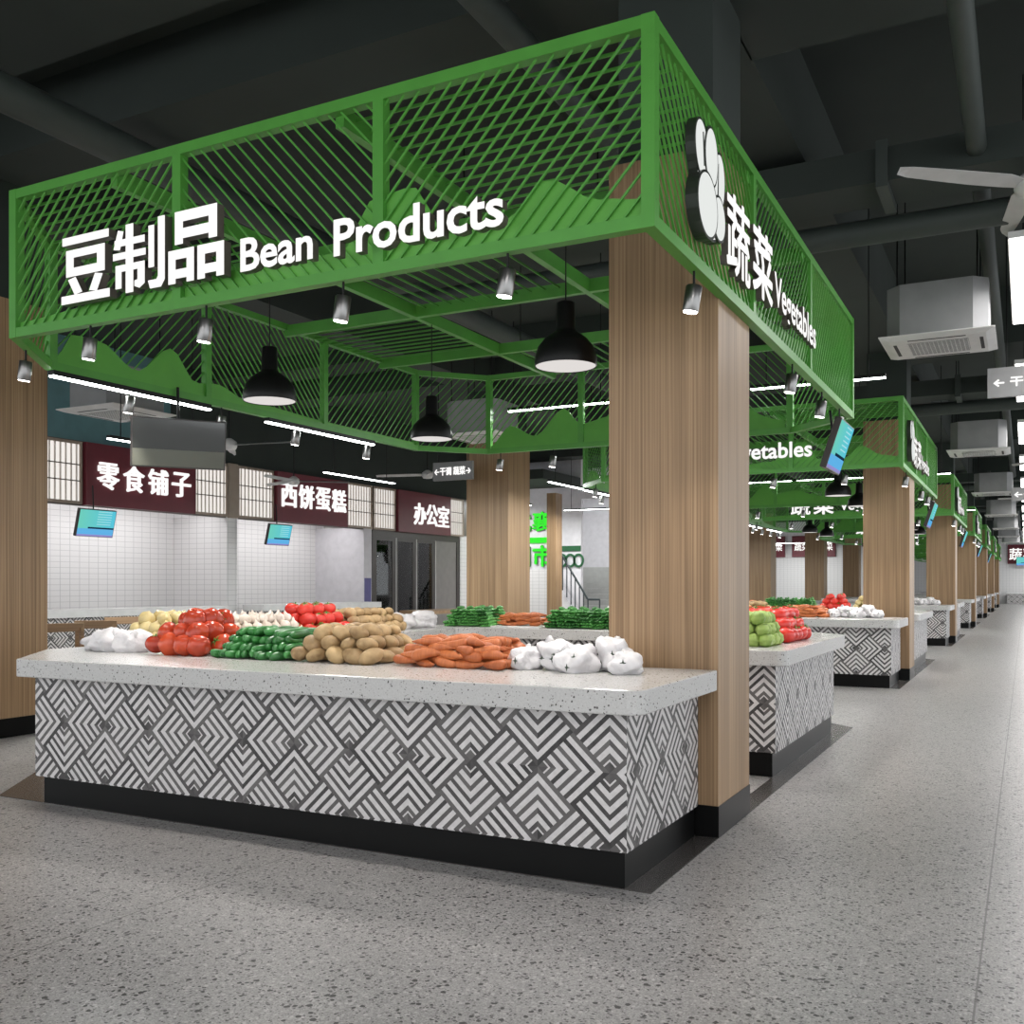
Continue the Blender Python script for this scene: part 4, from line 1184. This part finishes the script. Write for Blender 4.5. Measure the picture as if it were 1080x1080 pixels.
def star_on(parent, x, y, z, r):
    mb = MB(); pts = []
    for k in range(8):
        a = PI / 4 * k; rr = r if k % 2 == 0 else r * .3; pts.append((rr * math.cos(a), rr * math.sin(a)))
    mb.prism(pts, 0, .003, 0, Matrix.Translation((x, y, z)) @ FRONT)
    mb.build('printed_star', M['print'], parent)

allveg = []
def place(pr, loc, rot, label, group, sc=1.0):
    o = dup(pr, loc, label, group, rot, (sc, sc, sc)); allveg.append(o); return o
R = random.Random(11)
def pile(kind, x0, x1, y0, y1, dx, dy, dz, r, layers, label, group, rot, jit=.15, sc=(.92, 1.1), shrink=.5, maxz=9):
    """stacked heap: each layer sits in the hollows of the one below"""
    for k in range(layers):
        ax0, ax1 = x0 + k * dx * shrink, x1 - k * dx * shrink; ay0, ay1 = y0 + k * dy * shrink * .6, y1 - k * dy * shrink * .3
        nx = max(1, int(round((ax1 - ax0) / dx)) + 1); ny = max(1, int(round((ay1 - ay0) / dy)) + 1)
        for j in range(ny):
            for i in range(nx):
                if k < layers - 1 and j > 1 and j < ny - 1 and 0 < i < nx - 1: continue      # buried inside the heap
                x = ax0 + (ax1 - ax0) * (i / (nx - 1) if nx > 1 else .5); y = ay0 + (ay1 - ay0) * (j / (ny - 1) if ny > 1 else .5)
                pr = P[kind]; pr = R.choice(pr) if isinstance(pr, list) else pr
                place(pr, (x + R.uniform(-jit, jit) * dx * .5, y + R.uniform(-jit, jit) * dy * .5, ZC1 + r + k * dz + R.uniform(-.003, .003)), rot(), label, group, R.uniform(*sc))
upr = lambda: (R.uniform(-.45, .45), R.uniform(-.45, .45), R.uniform(0, 6.28))
wild = lambda: (R.uniform(-1.2, 1.2), R.uniform(-1.2, 1.2), R.uniform(0, 6.28))
tumble = lambda: (R.uniform(-.5, .5), R.uniform(-.4, .4), R.uniform(0, 6.28))
alongy = lambda: (R.uniform(0, 6), R.uniform(-.12, .12), PI / 2 + R.uniform(-.3, .3))
fanx = lambda: (R.uniform(0, 6), R.uniform(-.1, .12), R.choice((0, PI)) + R.uniform(-.55, .55))
toy = lambda: (R.uniform(-.1, .1), R.uniform(-.1, .1), PI / 2 + R.uniform(-.12, .12))
fixed = lambda: (0, 0, R.uniform(-.2, .2))

pile('tomato', -4.84, -4.46, 4.50, 4.86, .142, .15, .072, .064, 3, 'orange red tomato in the heap at the left of the front counter', 'tomatoes on the front counter', wild, jit=.32, sc=(.88, 1.16))
pile('cuke', -4.28, -3.76, 4.52, 4.84, .050, .19, .041, .026, 4, 'dark green cucumber stacked on the front counter between tomatoes and potatoes', 'cucumbers on the front counter', alongy, sc=(.9, 1.15), shrink=.35)
pile('potato', -3.66, -3.17, 4.46, 4.88, .118, .105, .060, .044, 3, 'brown potato in the heap in the middle of the front counter', 'potatoes on the front counter', tumble, sc=(.9, 1.2))
pile('carrot', -2.96, -2.42, 4.47, 4.86, .13, .070, .034, .029, 4, 'orange carrot in the heap between potatoes and white bags on the front counter', 'carrots on the front counter', fanx, sc=(.85, 1.1), shrink=.3)
def bag(x, y, lx, ly, lz, seed, label, group, stars=()):
    o = link('produce_bag', bagmesh(seed, lx, ly, lz)); tag(o, label, 'bag', group); o.location = (x, y, ZC1)
    o.rotation_euler = (0, 0, random.Random(seed).uniform(-.3, .3))
    bpy.context.view_layer.update()
    for sx, sz in stars:
        # find the front surface of the bag there
        hit, loc, nrm, _ = o.ray_cast(Vector((sx, -1, sz)), Vector((0, 1, 0)))
        if hit: star_on(o, sx, loc.y - .001, sz, .019)
    allveg.append(o); return o
bag(-2.30, 4.60, .085, .10, .075, 1, 'small round white bag at the left end of the bag row beside the carrots', 'white bags on the front counter', ((.02, .05),))
bag(-2.15, 4.68, .10, .14, .10, 2, 'white printed bag second from the carrots on the front counter', 'white bags on the front counter', ((-.07, .06), (.0, .085), (.06, .05)))
bag(-2.00, 4.58, .10, .13, .085, 3, 'white printed bag in the middle of the bag row by the pillar', 'white bags on the front counter', ((-.05, .07), (.04, .08), (.02, .03)))
bag(-1.87, 4.74, .10, .13, .10, 4, 'white printed bag with a tall knot close to the pillar', 'white bags on the front counter', ((.0, .04), (.06, .09)))
bag(-1.745, 4.57, .08, .10, .07, 5, 'small white bag at the right end of the row by the pillar', 'white bags on the front counter', ((.02, .06),))
bag(-5.16, 4.62, .13, .13, .085, 6, 'frosted white plastic bag touching the tomatoes', 'white bags left of the tomatoes')
bag(-5.52, 4.66, .12, .12, .07, 17, 'low frosted plastic bag at the far left tip of the front counter', 'white bags left of the tomatoes')
bag(-5.34, 4.60, .13, .13, .09, 7, 'frosted white plastic bag in the middle of the group left of the tomatoes', 'white bags left of the tomatoes')
# left counter, seen behind the front heaps
pile('onion', -5.72, -5.30, 5.05, 5.62, .12, .12, .072, .05, 3, 'yellow onion in the heap behind the front tomatoes', 'onions on the left counter', upr)
pile('garlic', -5.72, -5.30, 5.85, 6.45, .11, .11, .062, .04, 3, 'pale garlic bulb in the heap behind the cucumbers', 'garlic on the left counter', upr)
pile('tomato2', -5.72, -5.32, 6.62, 7.05, .14, .14, .082, .06, 3, 'bright red tomato in the heap on the left counter', 'tomatoes on the left counter', upr)
pile('potato', -5.72, -5.30, 7.22, 7.95, .13, .12, .066, .044, 3, 'brown potato in the heap on the left counter', 'potatoes on the left counter', tumble, sc=(1, 1.25))
bag(-5.50, 8.22, .15, .15, .09, 8, 'white plastic bag on the left counter behind the potatoes', 'white bags on the left counter')
bag(-5.48, 8.56, .15, .15, .10, 9, 'white plastic bag at the back corner of the left counter', 'white bags on the left counter')
pile('greenveg', -5.42, -4.98, 9.08, 9.38, .13, .18, .06, .0, 3, 'green vegetable bundle stacked at the left end of the back counter', 'green bundles at the left of the back counter', toy, sc=(1, 1.15), shrink=.2)
tr = tag(MB().box(-4.92, -4.36, 9.02, 9.42, ZC1 + .001, ZC1 + .015).build('serving_tray', M['tray']), 'flat white tray under the carrots on the back counter', 'tray')
pile('carrot', -4.84, -4.44, 9.10, 9.36, .13, .065, .036, .043, 3, 'orange carrot on the white tray of the back counter', 'carrots on the back counter', fanx, sc=(.8, 1.0), shrink=.25)
pile('greenveg', -4.24, -3.45, 9.08, 9.38, .13, .18, .06, .0, 3, 'green vegetable bundle stacked right of the carrots on the back counter', 'green bundles in the middle of the back counter', toy, sc=(1, 1.15), shrink=.2)
# aisle leg behind the pillar
pile('lettuce', -1.98, -1.62, 7.0, 7.32, .095, .1, .075, .045, 3, 'pale green lettuce head in the heap behind the aisle pillar', 'lettuce behind the aisle pillar', upr, shrink=.3)
pile('tomato2', -1.98, -1.60, 7.58, 8.15, .14, .14, .074, .06, 3, 'red tomato in the heap beside the lettuce behind the aisle pillar', 'tomatoes behind the aisle pillar', upr, shrink=.3)
extra = len(allveg)
pile('tomato2', -3.22, -2.86, 9.10, 9.38, .14, .14, .082, .06, 3, 'red tomato in the heap on the back counter', 'tomatoes on the back counter', upr, shrink=.3)
pile('onion', -2.66, -2.25, 9.10, 9.38, .12, .12, .072, .05, 3, 'yellow onion in the heap at the right end of the back counter', 'onions on the back counter', upr, shrink=.3)
# further stalls repeat the same produce
base = list(allveg)
for k in (1, 2):
    dy = YS[k] - Y0
    for o in base:
        x, y, z = o.location
        if k == 2 and not (y < 5.2 and x > -3.2): continue
        if k == 1 and x > -2.1 and y > 6.8: continue
        dup(o, (x, y + dy, z), ' '.join((o['label'] + f', {NTH[k]} stall').split()[-16:]), o['group'] + f' of the {NTH[k]} stall')
for o in [P['tomato'], P['tomato2'], P['cuke'], P['greenveg'], P['onion'], P['garlic'], P['lettuce']] + P['potato'] + P['carrot']:
    for c in list(o.children): bpy.data.objects.remove(c)
    bpy.data.objects.remove(o)

# ------------------------------------------------------------------ world and output
w = bpy.data.worlds.new('world'); SC.world = w; w.use_nodes = True
bg = w.node_tree.nodes['Background']; bg.inputs[0].default_value = (.93, .97, 1, 1); bg.inputs[1].default_value = 1.25
SC.view_settings.view_transform = 'Standard'; SC.view_settings.look = 'None'; SC.view_settings.gamma = 1; SC.view_settings.use_curve_mapping = False
SC.view_settings.exposure = 0.85
SC.cycles.use_denoising = True; SC.cycles.denoising_prefilter = 'NONE'
